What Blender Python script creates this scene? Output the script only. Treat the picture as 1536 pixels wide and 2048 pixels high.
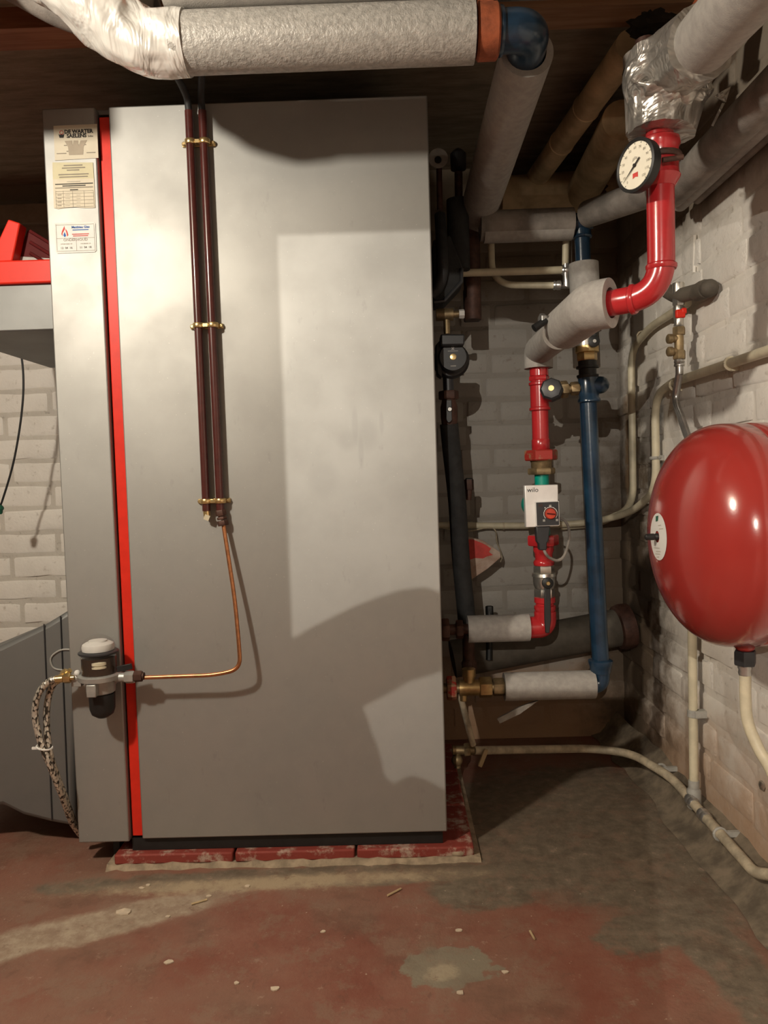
import bpy, bmesh, math, random
from mathutils import Vector as V, Matrix
random.seed(7)
for o in list(bpy.data.objects): bpy.data.objects.remove(o)
SC = bpy.context.scene
COL = SC.collection

# ------------------------------------------------------------------ camera
F = 1538.0; CAMZ = 0.895
YAW = math.radians(0.7915); PIT = math.radians(2.7316); ROL = 0.0305
fw = V((-math.sin(YAW)*math.cos(PIT), math.cos(YAW)*math.cos(PIT), -math.sin(PIT)))
r0 = V((math.cos(YAW), math.sin(YAW), 0)); u0 = r0.cross(fw)
RT = r0*math.cos(ROL)-u0*math.sin(ROL); UP = u0*math.cos(ROL)+r0*math.sin(ROL)
cam = bpy.data.cameras.new('camera'); co = bpy.data.objects.new('camera', cam); COL.objects.link(co)
cam.sensor_fit = 'VERTICAL'; cam.sensor_height = 36; cam.lens = F/2048*36; cam.clip_start = 0.02
m = Matrix((RT, UP, -fw)).transposed().to_4x4(); m.translation = V((0, 0, CAMZ)); co.matrix_world = m
SC.camera = co

# ------------------------------------------------------------------ world, lamps, exposure
w = bpy.data.worlds.new('world'); SC.world = w; w.use_nodes = True
w.node_tree.nodes['Background'].inputs[0].default_value = (1, .85, .68, 1)
w.node_tree.nodes['Background'].inputs[1].default_value = 0.004
LA = V((-1.05, 0.44, 1.74)); LB = V((-0.52, -2.1, 1.675))
def lamp(name, loc, e, r, c):
    l = bpy.data.lights.new(name, 'POINT'); l.energy = e; l.shadow_soft_size = r; l.color = c
    o = bpy.data.objects.new(name, l); COL.objects.link(o); o.location = loc
lamp('cellar_lamp', LA, 52, .045, (1, .905, .76))
lamp('hallway_lamp', LB, 105, .003, (1, .92, .80))
SC.view_settings.view_transform = 'Standard'; SC.view_settings.look = 'None'
SC.view_settings.gamma = 1; SC.view_settings.use_curve_mapping = False
SC.view_settings.exposure = 0.72

# ------------------------------------------------------------------ geometry helpers
def ray(px, py): return RT*((px-768)/F)+UP*((1024-py)/F)+fw
def P(px, py, Y):
    d = ray(px, py); q = d*(Y/d.y); q.z += CAMZ; return q
def PX(px, py, X):
    d = ray(px, py); q = d*(X/d.x); q.z += CAMZ; return q
def PZ(px, py, Z):
    d = ray(px, py); q = d*((Z-CAMZ)/d.z); q.z += CAMZ; return q
def frame(ax):
    ax = V(ax).normalized(); h = V((0, 0, 1)) if abs(ax.z) < .9 else V((1, 0, 0))
    a = h.cross(ax).normalized(); return a, ax.cross(a), ax
def fillet(pts, r, n=6):
    pts = [V(p) for p in pts]; out = [pts[0]]
    for i in range(1, len(pts)-1):
        a, b, c = pts[i-1], pts[i], pts[i+1]
        d1 = (a-b); d2 = (c-b); rr = r[i-1] if isinstance(r, (list, tuple)) else r
        t = min(rr, d1.length*.49, d2.length*.49)
        p0 = b+d1.normalized()*t; p1 = b+d2.normalized()*t
        for k in range(n+1):
            s = k/n; out.append(p0*(1-s)**2+b*2*s*(1-s)+p1*s*s)
    out.append(pts[-1]); return out
def spline(pts, n=8):
    pts = [V(p) for p in pts]; q = [pts[0]*2-pts[1]]+pts+[pts[-1]*2-pts[-2]]; out = []
    for i in range(1, len(q)-2):
        for k in range(n):
            t = k/n; a, b, c, d = q[i-1:i+3]
            out.append(.5*((2*b)+(c-a)*t+(2*a-5*b+4*c-d)*t*t+(3*b-a-3*c+d)*t**3))
    out.append(pts[-1]); return out

class G:
    def __init__(s): s.v = []; s.f = []
    def add(s, vs, fs):
        n = len(s.v); s.v += [V(x) for x in vs]; s.f += [[i+n for i in f] for f in fs]; return s
    def box(s, c, size, R=None):
        c = V(c); x, y, z = [k/2 for k in size]
        vs = [V((a*x, b*y, d*z)) for d in (-1, 1) for b in (-1, 1) for a in (-1, 1)]
        if R is not None: vs = [R @ q for q in vs]
        return s.add([c+q for q in vs], [[0, 2, 3, 1], [4, 5, 7, 6], [0, 1, 5, 4], [2, 6, 7, 3], [0, 4, 6, 2], [1, 3, 7, 5]])
    def span(s, a, b):
        a = V(a); b = V(b); return s.box((a+b)/2, [abs(q) for q in (b-a)])
    def tube(s, pts, r, n=16, caps=True, close=False):
        pts = [V(p) for p in pts]; N = len(pts); rs = r if isinstance(r, (list, tuple)) else [r]*N
        tg = [(pts[min(i+1, N-1)]-pts[max(i-1, 0)]).normalized() for i in range(N)]
        a, b, _ = frame(tg[0]); vs = []; fs = []
        for i in range(N):
            if i:
                a = (a-tg[i]*a.dot(tg[i])).normalized(); b = tg[i].cross(a)
            for k in range(n):
                t = 2*math.pi*k/n; vs.append(pts[i]+(a*math.cos(t)+b*math.sin(t))*rs[i])
        for i in range(N-1):
            for k in range(n):
                j = (k+1) % n; fs.append([i*n+k, i*n+j, (i+1)*n+j, (i+1)*n+k])
        if caps: fs.append(list(range(n))[::-1]); fs.append([(N-1)*n+k for k in range(n)])
        return s.add(vs, fs)
    def hollow(s, pts, r, ri, n=24):
        pts = [V(p) for p in pts]; L = len(pts)
        g = G().tube(pts, r, n, False); h = G().tube(pts, ri, n, False)
        o = len(g.v); vs = g.v+h.v; fs = g.f+[[i+o for i in f][::-1] for f in h.f]
        for k in range(n):
            j = (k+1) % n; fs.append([j, k, o+k, o+j]); e = (L-1)*n; fs.append([e+k, e+j, o+e+j, o+e+k])
        return s.add(vs, fs)
    def lathe(s, p, ax, prof, n=20, hexa=False):
        a, b, c = frame(ax); p = V(p); vs = []; fs = []; N = len(prof)
        for t, r in prof:
            for k in range(n):
                q = 2*math.pi*(k+.5*hexa)/n; vs.append(p+c*t+(a*math.cos(q)+b*math.sin(q))*max(r, 1e-5))
        for i in range(N-1):
            for k in range(n):
                j = (k+1) % n; fs.append([i*n+k, i*n+j, (i+1)*n+j, (i+1)*n+k])
        fs.append(list(range(n))[::-1]); fs.append([(N-1)*n+k for k in range(n)])
        return s.add(vs, fs)
    def hex(s, p, ax, t0, t1, r):
        c = min(.003, (t1-t0)*.2)
        return s.lathe(p, ax, [(t0, r*.93), (t0+c, r), (t1-c, r), (t1, r*.93)], 6, True)
    def ball(s, c, r, sz=(1, 1, 1), n=16):
        c = V(c); m = n//2
        vs = [c+V((r*sz[0]*math.sin(math.pi*i/m)*math.cos(2*math.pi*k/n), r*sz[1]*math.sin(math.pi*i/m)*math.sin(2*math.pi*k/n), r*sz[2]*math.cos(math.pi*i/m))) for i in range(m+1) for k in range(n)]
        fs = [[i*n+k, (i+1)*n+k, (i+1)*n+(k+1) % n, i*n+(k+1) % n] for i in range(m) for k in range(n)]
        return s.add(vs, fs)
    def prism(s, poly, d):
        d = V(d); n = len(poly); poly = [V(p) for p in poly]
        return s.add(poly+[p+d for p in poly], [list(range(n))[::-1], [n+k for k in range(n)]]+[[k, (k+1) % n, n+(k+1) % n, n+k] for k in range(n)])
    def ring(s, c, ax, R, r, n=24, k=8):
        a, b, _ = frame(ax); c = V(c); pts = [c+(a*math.cos(2*math.pi*i/n)+b*math.sin(2*math.pi*i/n))*R for i in range(n+1)]
        return s.tube(pts, r, k, False)

def tag(o, label=None, cat=None, group=None, kind=None):
    if label: o['label'] = label
    if cat: o['category'] = cat
    if group: o['group'] = group
    if kind: o['kind'] = kind
    return o
WL = {}
def thing(name, loc, label, cat, group=None):
    o = bpy.data.objects.new(name, None); COL.objects.link(o); o.location = loc; o.empty_display_size = .05
    WL[o.name] = V(loc); return tag(o, label, cat, group)
def build(g, name, mt, parent=None, smooth=40, bevel=0, label=None, cat=None, group=None, kind=None, fix=True):
    if parent is not None: off = WL[parent.name]
    elif kind == 'structure': off = V((0, 0, 0))
    else:
        xs = [q.x for q in g.v]; ys = [q.y for q in g.v]; off = V(((min(xs)+max(xs))/2, (min(ys)+max(ys))/2, min(q.z for q in g.v)))
    me = bpy.data.meshes.new(name); me.from_pydata([q-off for q in g.v], [], g.f); me.update()
    if fix:
        b = bmesh.new(); b.from_mesh(me); bmesh.ops.remove_doubles(b, verts=b.verts, dist=1e-6)
        bmesh.ops.recalc_face_normals(b, faces=b.faces); b.to_mesh(me); b.free()
    me.materials.append(M[mt] if isinstance(mt, str) else mt)
    if smooth:
        me.shade_smooth(); me.set_sharp_from_angle(angle=math.radians(smooth))
    o = bpy.data.objects.new(name, me); COL.objects.link(o)
    if parent is not None: o.parent = parent
    else: o.location = off
    WL[o.name] = off
    if bevel:
        md = o.modifiers.new('bevel', 'BEVEL'); md.width = bevel; md.segments = 2; md.limit_method = 'ANGLE'; md.angle_limit = math.radians(35)
    return tag(o, label, cat, group, kind)
def text(s, size, pos, u, v, mt, parent, name='lettering', align='CENTER', bold=0):
    cu = bpy.data.curves.new('t', 'FONT'); cu.body = s; cu.size = size; cu.align_x = align; cu.align_y = 'CENTER'; cu.offset = bold; cu.resolution_u = 2
    o = bpy.data.objects.new('t', cu); COL.objects.link(o); bpy.context.view_layer.update()
    me = bpy.data.meshes.new_from_object(o.evaluated_get(bpy.context.evaluated_depsgraph_get()))
    bpy.data.objects.remove(o)
    u = V(u).normalized(); v = V(v).normalized()
    g = G(); g.v = [V(pos)+u*q.co.x+v*q.co.y for q in me.vertices]; g.f = [list(p.vertices) for p in me.polygons]
    return build(g, name, mt, parent, smooth=0, fix=False)

# ------------------------------------------------------------------ materials
M = {}
class N:
    def __init__(s, name):
        s.m = bpy.data.materials.new(name); s.m.use_nodes = True; s.t = s.m.node_tree; s.b = s.t.nodes['Principled BSDF']; M[name] = s.m
    def n(s, ty, **k):
        x = s.t.nodes.new(ty)
        for a, b in k.items(): setattr(x, a, b)
        return x
    def l(s, a, b): s.t.links.new(a, b)
    def pos(s):
        if not hasattr(s, '_p'): s._p = s.n('ShaderNodeNewGeometry').outputs['Position']
        return s._p
    def noise(s, sc, det=4, rough=.6, vec=None, stretch=None, dist=0):
        x = s.n('ShaderNodeTexNoise'); x.inputs['Scale'].default_value = sc; x.inputs['Detail'].default_value = det; x.inputs['Roughness'].default_value = rough; x.inputs['Distortion'].default_value = dist
        v = vec or s.pos()
        if stretch:
            mp = s.n('ShaderNodeMapping'); mp.inputs['Scale'].default_value = stretch; s.l(v, mp.inputs[0]); v = mp.outputs[0]
        s.l(v, x.inputs['Vector']); return x.outputs['Fac']
    def rng(s, f, a, b, c=0, d=1, smooth=True):
        x = s.n('ShaderNodeMapRange'); x.interpolation_type = 'SMOOTHSTEP' if smooth else 'LINEAR'
        for i, q in enumerate((a, b, c, d)): x.inputs[i+1].default_value = q
        s.l(f, x.inputs[0]); return x.outputs[0]
    def mix(s, f, a, b):
        x = s.n('ShaderNodeMix', data_type='RGBA')
        if isinstance(f, (int, float)): x.inputs[0].default_value = f
        else: s.l(f, x.inputs[0])
        for i, q in ((6, a), (7, b)):
            if isinstance(q, (tuple, list)): x.inputs[i].default_value = (*q[:3], 1)
            else: s.l(q, x.inputs[i])
        return x.outputs[2]
    def math(s, op, a, b=0):
        x = s.n('ShaderNodeMath', operation=op)
        for i, q in ((0, a), (1, b)):
            if isinstance(q, (int, float)): x.inputs[i].default_value = q
            else: s.l(q, x.inputs[i])
        return x.outputs[0]
    def blob(s, c, rx, ry, rot=0., soft=.35, warp=None, amt=.25, rz=1e3):
        """soft-edged stain of its own shape around a world point"""
        v = s.n('ShaderNodeVectorMath', operation='SUBTRACT'); s.l(s.pos(), v.inputs[0]); v.inputs[1].default_value = c
        mp = s.n('ShaderNodeMapping', vector_type='TEXTURE'); mp.inputs['Rotation'].default_value = (0, 0, rot); mp.inputs['Scale'].default_value = (rx, ry, rz); s.l(v.outputs[0], mp.inputs[0])
        ln = s.n('ShaderNodeVectorMath', operation='LENGTH'); s.l(mp.outputs[0], ln.inputs[0])
        d = ln.outputs['Value']
        if warp is not None: d = s.math('ADD', d, s.math('MULTIPLY', s.math('SUBTRACT', warp, .5), amt*4))
        return s.rng(d, 1-soft, 1+soft, 1, 0)
    def bump(s, h, st, dist=.002):
        x = s.n('ShaderNodeBump'); x.inputs['Strength'].default_value = st; x.inputs['Distance'].default_value = dist; s.l(h, x.inputs['Height'])
        if s.b.inputs['Normal'].is_linked: s.l(s.b.inputs['Normal'].links[0].from_socket, x.inputs['Normal'])
        s.l(x.outputs[0], s.b.inputs['Normal'])
    def col(s, c):
        if isinstance(c, (tuple, list)): s.b.inputs['Base Color'].default_value = (*c[:3], 1)
        else: s.l(c, s.b.inputs['Base Color'])
    def set(s, rough=.5, metal=0, spec=None, coat=0):
        s.b.inputs['Roughness'].default_value = rough; s.b.inputs['Metallic'].default_value = metal
        if spec is not None: s.b.inputs['Specular IOR Level'].default_value = spec
        if coat: s.b.inputs['Coat Weight'].default_value = coat; s.b.inputs['Coat Roughness'].default_value = .12
        return s
def S(hexs):
    h = hexs.lstrip('#'); o = []
    for i in (0, 2, 4):
        c = int(h[i:i+2], 16)/255; o.append(c/12.92 if c < .04045 else ((c+.055)/1.055)**2.4)
    return tuple(o)
def simple(name, c, rough=.5, metal=0, var=.15, sc=40, bump=0, bsc=300, coat=0, spec=None):
    k = N(name); k.set(rough, metal, spec, coat)
    k.col(k.mix(k.rng(k.noise(sc, 4), .3, .7), tuple(x*(1-var) for x in c), tuple(min(1, x*(1+var)) for x in c)))
    if bump: k.bump(k.noise(bsc, 3), bump)
    return k

# painted brick, right and back walls
def wall_mat(name, base, dark, brown_top, left=None):
    k = N(name); k.set(.5, 0, .35)
    sp = k.n('ShaderNodeSeparateXYZ'); k.l(k.pos(), sp.inputs[0])
    if left: base = k.mix(k.rng(sp.outputs[0], -.6, -.4), left, base)
    n1 = k.noise(9, 5, .65); n2 = k.noise(45, 4, .6)
    c = k.mix(k.math('MULTIPLY', k.rng(n1, .35, .72), .14), base, dark)
    c = k.mix(k.math('MULTIPLY', k.rng(n2, .6, .75), .55), c, dark)
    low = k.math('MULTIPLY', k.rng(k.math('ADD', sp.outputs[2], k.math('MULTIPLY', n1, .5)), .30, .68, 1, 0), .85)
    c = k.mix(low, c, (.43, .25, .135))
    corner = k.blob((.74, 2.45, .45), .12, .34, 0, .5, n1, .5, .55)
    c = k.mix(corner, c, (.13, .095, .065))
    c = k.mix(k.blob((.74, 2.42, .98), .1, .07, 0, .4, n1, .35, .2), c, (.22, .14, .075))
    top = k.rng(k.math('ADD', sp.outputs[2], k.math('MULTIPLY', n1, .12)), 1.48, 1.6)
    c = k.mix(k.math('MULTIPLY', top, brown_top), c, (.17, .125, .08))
    k.col(c); k.bump(k.noise(120, 4, .6), .35, .002); k.bump(k.noise(28, 4, .6), .35, .006)
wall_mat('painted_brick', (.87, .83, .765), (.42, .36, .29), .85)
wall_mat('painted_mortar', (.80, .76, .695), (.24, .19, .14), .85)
wall_mat('dull_shaded_brick', (.40, .375, .34), (.24, .2, .16), .9)  # dirtier copy for the back wall, also darkened for the shaded corner
wall_mat('dull_shaded_mortar', (.32, .295, .26), (.15, .12, .09), .9, (.60, .56, .50))  # joints with the same painted-in shade, lit tone kept on the left

k = N('floor'); k.set(.55, 0, .4)
n1 = k.noise(6, 9, .72); n2 = k.noise(30, 6, .7); n3 = k.noise(2.2, 4, .6)
red = k.mix(k.rng(n1, .35, .7), (.21, .07, .046), (.27, .125, .088)); red = k.mix(k.rng(n3, .4, .62), red, (.24, .128, .09))
grey = k.mix(k.rng(n2, .3, .7), (.115, .096, .07), (.22, .185, .135)); pale = k.mix(k.rng(n2, .3, .7), (.44, .36, .27), (.31, .23, .165))
msk = None
for (x, y), rx, ry, rot, am in (((1170, 1640), .42, .36, .25, .22), ((1240, 1700), .22, .35, .3, .22), ((1490, 1960), .06, .5, .12, .3), ((650, 1752), .6, .045, .03, .4), ((960, 1775), .12, .09, .0, .35), ((1290, 1860), .12, .06, .4, .5)):
    q = PZ(x, y, 0); b = k.blob(q, rx, ry, rot, .16, n1, am*1.2); msk = b if msk is None else k.math('MAXIMUM', msk, b)
c = k.mix(k.math('MULTIPLY', msk, .93), red, grey)
q = PZ(890, 1932, 0); n4 = k.noise(16, 4, .6); c = k.mix(k.blob(q, .085, .058, .1, .06, n4, .4), c, (.24, .205, .15)); c = k.mix(k.blob(PZ(885, 1945, 0), .03, .022, .3, .3, n2, .5), c, (.36, .30, .21))
c = k.mix(k.blob(PZ(130, 1865, 0), .36, .055, .42, .2, n1, .4), c, pale)
c = k.mix(k.blob(PZ(560, 1765, 0), .38, .028, .05, .5, n2, .6), c, (.42, .33, .22))
c = k.mix(k.math('MULTIPLY', k.rng(n2, .60, .70), .55), c, (.42, .29, .22))
c = k.mix(k.rng(k.noise(110, 3, .6), .70, .74), c, (.55, .45, .35))
c = k.mix(k.math('MULTIPLY', k.rng(k.noise(4.5, 5, .7), .5, .72), .5), c, (.10, .055, .035))
c = k.mix(k.math('MULTIPLY', k.rng(k.noise(11, 9, .78), .5, .6), .5), c, (.25, .165, .118))
c = k.mix(k.math('MULTIPLY', k.rng(k.noise(17, 8, .75, dist=.8), .58, .64), .45), c, (.15, .075, .05))
k.col(c); k.bump(n2, .5, .004); k.bump(k.noise(160, 4), .3, .0015)

k = N('ceiling'); k.set(.9)
k.col(k.mix(k.rng(k.noise(7, 6, .7, stretch=(1, 5, 1)), .3, .7), (.19, .155, .112), (.32, .265, .195))); k.bump(k.noise(60, 4), .4, .004)
k = N('wood'); k.set(.7)
k.col(k.mix(k.rng(k.noise(14, 5, .6, stretch=(.3, 4, 4)), .3, .7), (.26, .13, .065), (.38, .23, .135)))
k = N('red_wood'); k.set(.65)
k.col(k.mix(k.rng(k.noise(14, 5, .6, stretch=(.3, 4, 4)), .3, .7), (.19, .065, .025), (.32, .14, .07)))
k = N('plaster'); k.set(.9); k.col((.10, .08, .06)); k.bump(k.noise(40, 4), .4, .004)

# silver boiler paint with rubbing marks
def silver(name, c, marks=True):
    k = N(name); k.set(.5, .7, .5)
    n1 = k.noise(5, 5, .6); cc = k.mix(k.rng(n1, .3, .75), c, tuple(x*.9 for x in c))
    if marks:
        cc = k.mix(k.math('MULTIPLY', k.rng(k.noise(26, 4, .7, stretch=(1.4, 1, .55)), .62, .72), .25), cc, tuple(x*.68 for x in c))
        for (px, py), rx, rz in (((710, 850), .006, .035), ((763, 845), .004, .022), ((722, 905), .005, .03), ((695, 880), .02, .02), ((645, 960), .03, .035), ((735, 870), .02, .03)):
            q = P(px, py, 1.75); cc = k.mix(k.math('MULTIPLY', k.blob(q, rx, 1, 0, .5, n1, .4, rz), .2), cc, tuple(x*.6 for x in c))
        cc = k.mix(k.math('MULTIPLY', k.rng(k.noise(210, 2, .6), .73, .76), .4), cc, (.8, .78, .72))
    k.col(cc); k.bump(k.noise(500, 2), .06, .0005)
    k.l(k.rng(n1, .3, .75, .53, .60), k.b.inputs['Roughness'])
silver('silver_panel', (.41, .408, .39)); silver('grey_panel', (.24, .245, .24), False)
simple('red_plastic', (.70, .03, .015), .42, var=.05, spec=.25); simple('dark_red_plastic', (.085, .006, .006), .65, var=.1, spec=.2)
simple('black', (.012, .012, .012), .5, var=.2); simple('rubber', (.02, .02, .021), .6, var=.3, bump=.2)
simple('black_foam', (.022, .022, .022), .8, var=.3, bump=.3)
simple('foam', (.355, .335, .31), .85, var=.1, sc=60, bump=.35, bsc=420)
simple('dirty_foam', (.25, .225, .2), .85, var=.3, sc=14, bump=.35, bsc=300)
# rough grey cover with glinting grains
k = N('grain_foam'); k.set(.42, .1)
k.col(k.mix(k.rng(k.noise(90, 4), .3, .7), (.34, .325, .30), (.50, .48, .445))); k.bump(k.noise(170, 3, .6), .75, .003)
k = N('foil'); k.set(.36, .75); k.col(k.mix(k.rng(k.noise(18, 4), .3, .7), (.40, .38, .35), (.60, .57, .53))); k.bump(k.noise(11, 3, .5, dist=1.6), .8, .025)
k = N('white_foil'); k.set(.27, .3); k.col(k.mix(k.rng(k.noise(20, 4), .3, .7), (.78, .765, .72), (.9, .88, .83))); k.bump(k.noise(14, 3, .5, stretch=(1.2, .5, .5), dist=1.4), .8, .02)
simple('red_paint', (.44, .022, .026), .25, var=.12, sc=12, bump=.08, bsc=60, coat=.4)
simple('vessel_red', (.34, .032, .026), .2, var=.06, sc=5, bump=.03, bsc=200, coat=.5)
simple('blue_paint', (.012, .036, .07), .28, var=.3, sc=20, bump=.12, bsc=70, coat=.35)
k = N('rubbed_red'); k.set(.5, .2); k.col(k.mix(k.rng(k.noise(45, 4), .48, .56), (.36, .03, .022), (.30, .16, .09)))
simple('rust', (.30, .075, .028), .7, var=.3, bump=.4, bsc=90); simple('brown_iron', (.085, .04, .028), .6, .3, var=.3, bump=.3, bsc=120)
simple('brass', (.50, .36, .17), .38, .85, var=.2); simple('dull_brass', (.30, .22, .12), .5, .7, var=.3); simple('gold_brass', (.78, .58, .28), .28, .9, var=.15)
simple('nickel', (.66, .63, .57), .28, .9, var=.1); simple('steel', (.55, .54, .52), .3, .85, var=.12); simple('cast_zinc', (.45, .45, .43), .45, .6, var=.1)
simple('copper', (.52, .22, .1), .32, .85, var=.2, sc=60); simple('brown_tube', (.075, .017, .014), .3, 0, var=.15, coat=.3)
simple('cream', (.62, .56, .41), .42, var=.1, sc=25); simple('dirty_cream', (.47, .40, .29), .6, var=.3, sc=30, bump=.2, bsc=150)
simple('old_pipe', (.52, .39, .23), .7, var=.3, sc=10, bump=.3, bsc=70); simple('drain_grey', (.095, .08, .062), .75, var=.3, sc=12, bump=.2)
simple('grey_plastic', (.36, .35, .32), .5); simple('paper', (.66, .60, .47), .7, var=.03); simple('yellow_paper', (.62, .57, .38), .7, var=.03); simple('white_paper', (.74, .73, .70), .6, var=.03)
simple('ink', (.02, .018, .016), .7); simple('grey_ink', (.28, .25, .2), .8, var=.05); simple('tan_ink', (.40, .34, .26), .8, var=.05); simple('blue_ink', (.02, .12, .42), .7); simple('red_ink', (.6, .06, .05), .7); simple('pale_ink', (.48, .44, .36), .8, var=.05)
simple('dial', (.82, .77, .63), .5, var=.03); simple('green_pump', (.0, .30, .22), .4, var=.1); simple('green', (.02, .12, .07), .5)
simple('plate', (.82, .80, .78), .4, .35, var=.03); simple('knob_red', (.55, .06, .03), .35); simple('white_print', (.75, .73, .7), .6, var=.02)
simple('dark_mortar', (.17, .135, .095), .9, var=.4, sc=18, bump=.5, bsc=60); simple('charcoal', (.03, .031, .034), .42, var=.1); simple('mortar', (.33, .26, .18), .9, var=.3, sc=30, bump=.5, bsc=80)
k = N('paver'); k.set(.7); k.col(k.mix(k.rng(k.noise(22, 5, .7), .5, .66), (.25, .04, .028), (.45, .33, .26))); k.bump(k.noise(60, 4), .4, .004)
simple('chip', (.6, .5, .38), .8); simple('straw', (.5, .38, .22), .8)
k = N('braid'); k.set(.35, .6)
uv = k.n('ShaderNodeTexVoronoi'); uv.inputs['Scale'].default_value = 200; mp_ = k.n('ShaderNodeMapping'); mp_.inputs['Scale'].default_value = (1.15, 1.15, .6); k.l(k.pos(), mp_.inputs[0]); k.l(mp_.outputs[0], uv.inputs['Vector'])
k.col(k.mix(k.rng(uv.outputs['Distance'], .5, .72), (.70, .65, .56), (.06, .05, .04))); k.bump(uv.outputs['Distance'], .6, .002)
k = N('bowl_plastic'); k.set(.06); k.b.inputs['Alpha'].default_value = .13; k.col((.2, .18, .15))
k = N('oil'); k.set(.12); k.col((.03, .012, .006))
k = N('cardboard'); k.set(.8); k.col(k.mix(k.rng(k.noise(24, 4), .3, .7), (.42, .27, .2), (.62, .5, .42)))
simple('hole_dark', (.02, .015, .01), .95)

# ------------------------------------------------------------------ structure
WX, WY, CZ = .748, 2.55, 1.88
build(G().span((-2.3, -1.0, -.06), (WX+.1, WY+.1, 0)), 'floor', 'floor', kind='structure', smooth=0)
build(G().span((-2.3, -2.6, CZ), (2.2, WY+.1, CZ+.08)), 'ceiling', 'ceiling', kind='structure', smooth=0)
wb = build(G().span((-2.3, WY, 0), (WX+.1, WY+.1, CZ)), 'wall_back', 'dull_shaded_mortar', kind='structure', smooth=0)
wr = build(G().span((WX, -1.0, 0), (WX+.1, WY, CZ)), 'wall_right', 'painted_mortar', kind='structure', smooth=0)
build(G().span((-2.4, -2.6, 0), (-2.3, WY+.1, CZ)), 'wall_left', 'plaster', kind='structure', smooth=0)
# unseen rear wall and doorway; lower infill added to shape the hallway light
FY = -.95
def back_proj(px, py, Y=1.75):
    q = P(px, py, Y); t = (FY-LB.y)/(q.y-LB.y); r = LB+(q-LB)*t; return r.x, r.z
ZT = back_proj(700, 464)[1]; XL = back_proj(567, 870)[0]
low = [back_proj(*q) for q in ((578, 1281), (620, 1256), (660, 1236), (700, 1216), (740, 1200), (800, 1180), (850, 1174), (880, 1184), (905, 1210),
       (905, 1320), (860, 1338), (812, 1352), (790, 1366), (765, 1380), (738, 1394), (721, 1403), (724, 1413), (733, 1432), (740, 1462), (750, 1480), (757, 1502), (762, 1530), (766, 1550), (788, 1568), (806, 1556), (824, 1551), (850, 1558), (895, 1582), (905, 1600))]
XR = .42
g = G()
def slab(poly): g.prism([(x, FY, z) for x, z in poly], (0, -.012, 0))
slab([(-2.3, 0), (XL, 0), (XL, CZ), (-2.3, CZ)]); slab([(XL, ZT), (XR, ZT), (XR, CZ), (XL, CZ)]); slab([(XR, 0), (WX, 0), (WX, CZ), (XR, CZ)])
slab([(XL, 0)]+low+[(low[-1][0], 0)])  # added infill, cut to throw the curved shade and bright patch
rl = [back_proj(1000, 1395, 2.5), back_proj(1270, 1395, 2.5)]
slab([(low[-1][0], 0), low[8]]+rl+[(rl[1][0], 0)])  # added infill that keeps hallway light off the low back wall
build(g, 'wall_front_light_cutout', 'plaster', kind='structure', smooth=0)
build(G().span((-2.3, -2.7, 0), (2.2, -2.6, CZ)), 'wall_hall', 'plaster', kind='structure', smooth=0)
build(G().span((-2.3, -2.6, -.06), (2.2, -1.0, 0)), 'floor_hall', 'floor', kind='structure', smooth=0)
build(G().span((2.1, -2.6, 0), (2.2, -1.0, CZ)), 'wall_hall_side', 'plaster', kind='structure', smooth=0)
build(G().span((WX, -1.05, 0), (2.2, -1.0, CZ)), 'wall_hall_return', 'plaster', kind='structure', smooth=0)

# bricks
rnd = random.Random(3)
def brick_mesh(seed, mt='painted_brick'):
    r = random.Random(seed); nx, nz = 5, 4; vs = []; fs = []
    us = [0, .03, .33, .66, .97, 1]; zs = [0, .075, .5, .925, 1]
    for j, z in enumerate(zs):
        for i, u in enumerate(us):
            e = (i in (0, 5)) or (j in (0, 4)); d = -1 if e else r.uniform(-.22, .12)
            vs.append((u-.5+r.uniform(-.008, .008)*(not e), d, z-.5+r.uniform(-.04, .04)*(0 < j < 4)+(r.uniform(-.04, .04) if e else 0)))
    for j in range(4):
        for i in range(5): a = j*6+i; fs.append((a+6, a+7, a+1, a))
    me = bpy.data.meshes.new('brick'); me.from_pydata(vs, [], fs); me.shade_smooth(); me.materials.append(M[mt]); return me
BM = [brick_mesh(i) for i in range(10)]; BB = [brick_mesh(i, 'dull_shaded_brick') for i in range(10)]
BD = .0095; CH = .0782; Z0 = .899-11*CH
def brick(wall, mtx, L, H, D):
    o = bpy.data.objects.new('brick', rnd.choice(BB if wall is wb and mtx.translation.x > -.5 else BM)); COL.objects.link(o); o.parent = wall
    o.matrix_local = mtx @ Matrix.Diagonal((L, D, H, 1)); return o
def brick_run(wall, fn, a, b, zmin, zmax, ph):
    for j in range(0, 24):
        z = Z0+(j+.5)*CH
        if z-CH/2 < zmin-.03 or z+CH/2 > zmax+.03: continue
        s = -3+(.06 if j % 2 else 0)+ph+rnd.uniform(-.012, .012); kk = j % 2
        while s < b:
            L = (.098 if ((kk if j % 2 else kk+1) % 3 == 0) else .205)*rnd.uniform(.94, 1.05); kk += 1
            if s+L/2 > a and s+L/2 < b: fn(wall, s+L/2, z, L)
            s += L+.014
def fb(wall, s, z, L):
    h = CH-.013+rnd.uniform(-.004, .003)
    brick(wall, Matrix.Translation((s, WY-BD+.0045*rnd.random(), z+rnd.uniform(-.002, .002))) @ Matrix.Rotation(rnd.uniform(-.012, .012), 4, 'Y') @ Matrix.Rotation(math.pi, 4, 'Z'), L, h, BD)
def fr(wall, s, z, L):
    h = CH-.013+rnd.uniform(-.004, .003)
    brick(wall, Matrix.Translation((WX-BD+.0045*rnd.random(), s, z+rnd.uniform(-.002, .002))) @ Matrix.Rotation(math.pi/2, 4, 'Z') @ Matrix.Rotation(rnd.uniform(-.012, .012), 4, 'Y'), L, h, BD)
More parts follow.
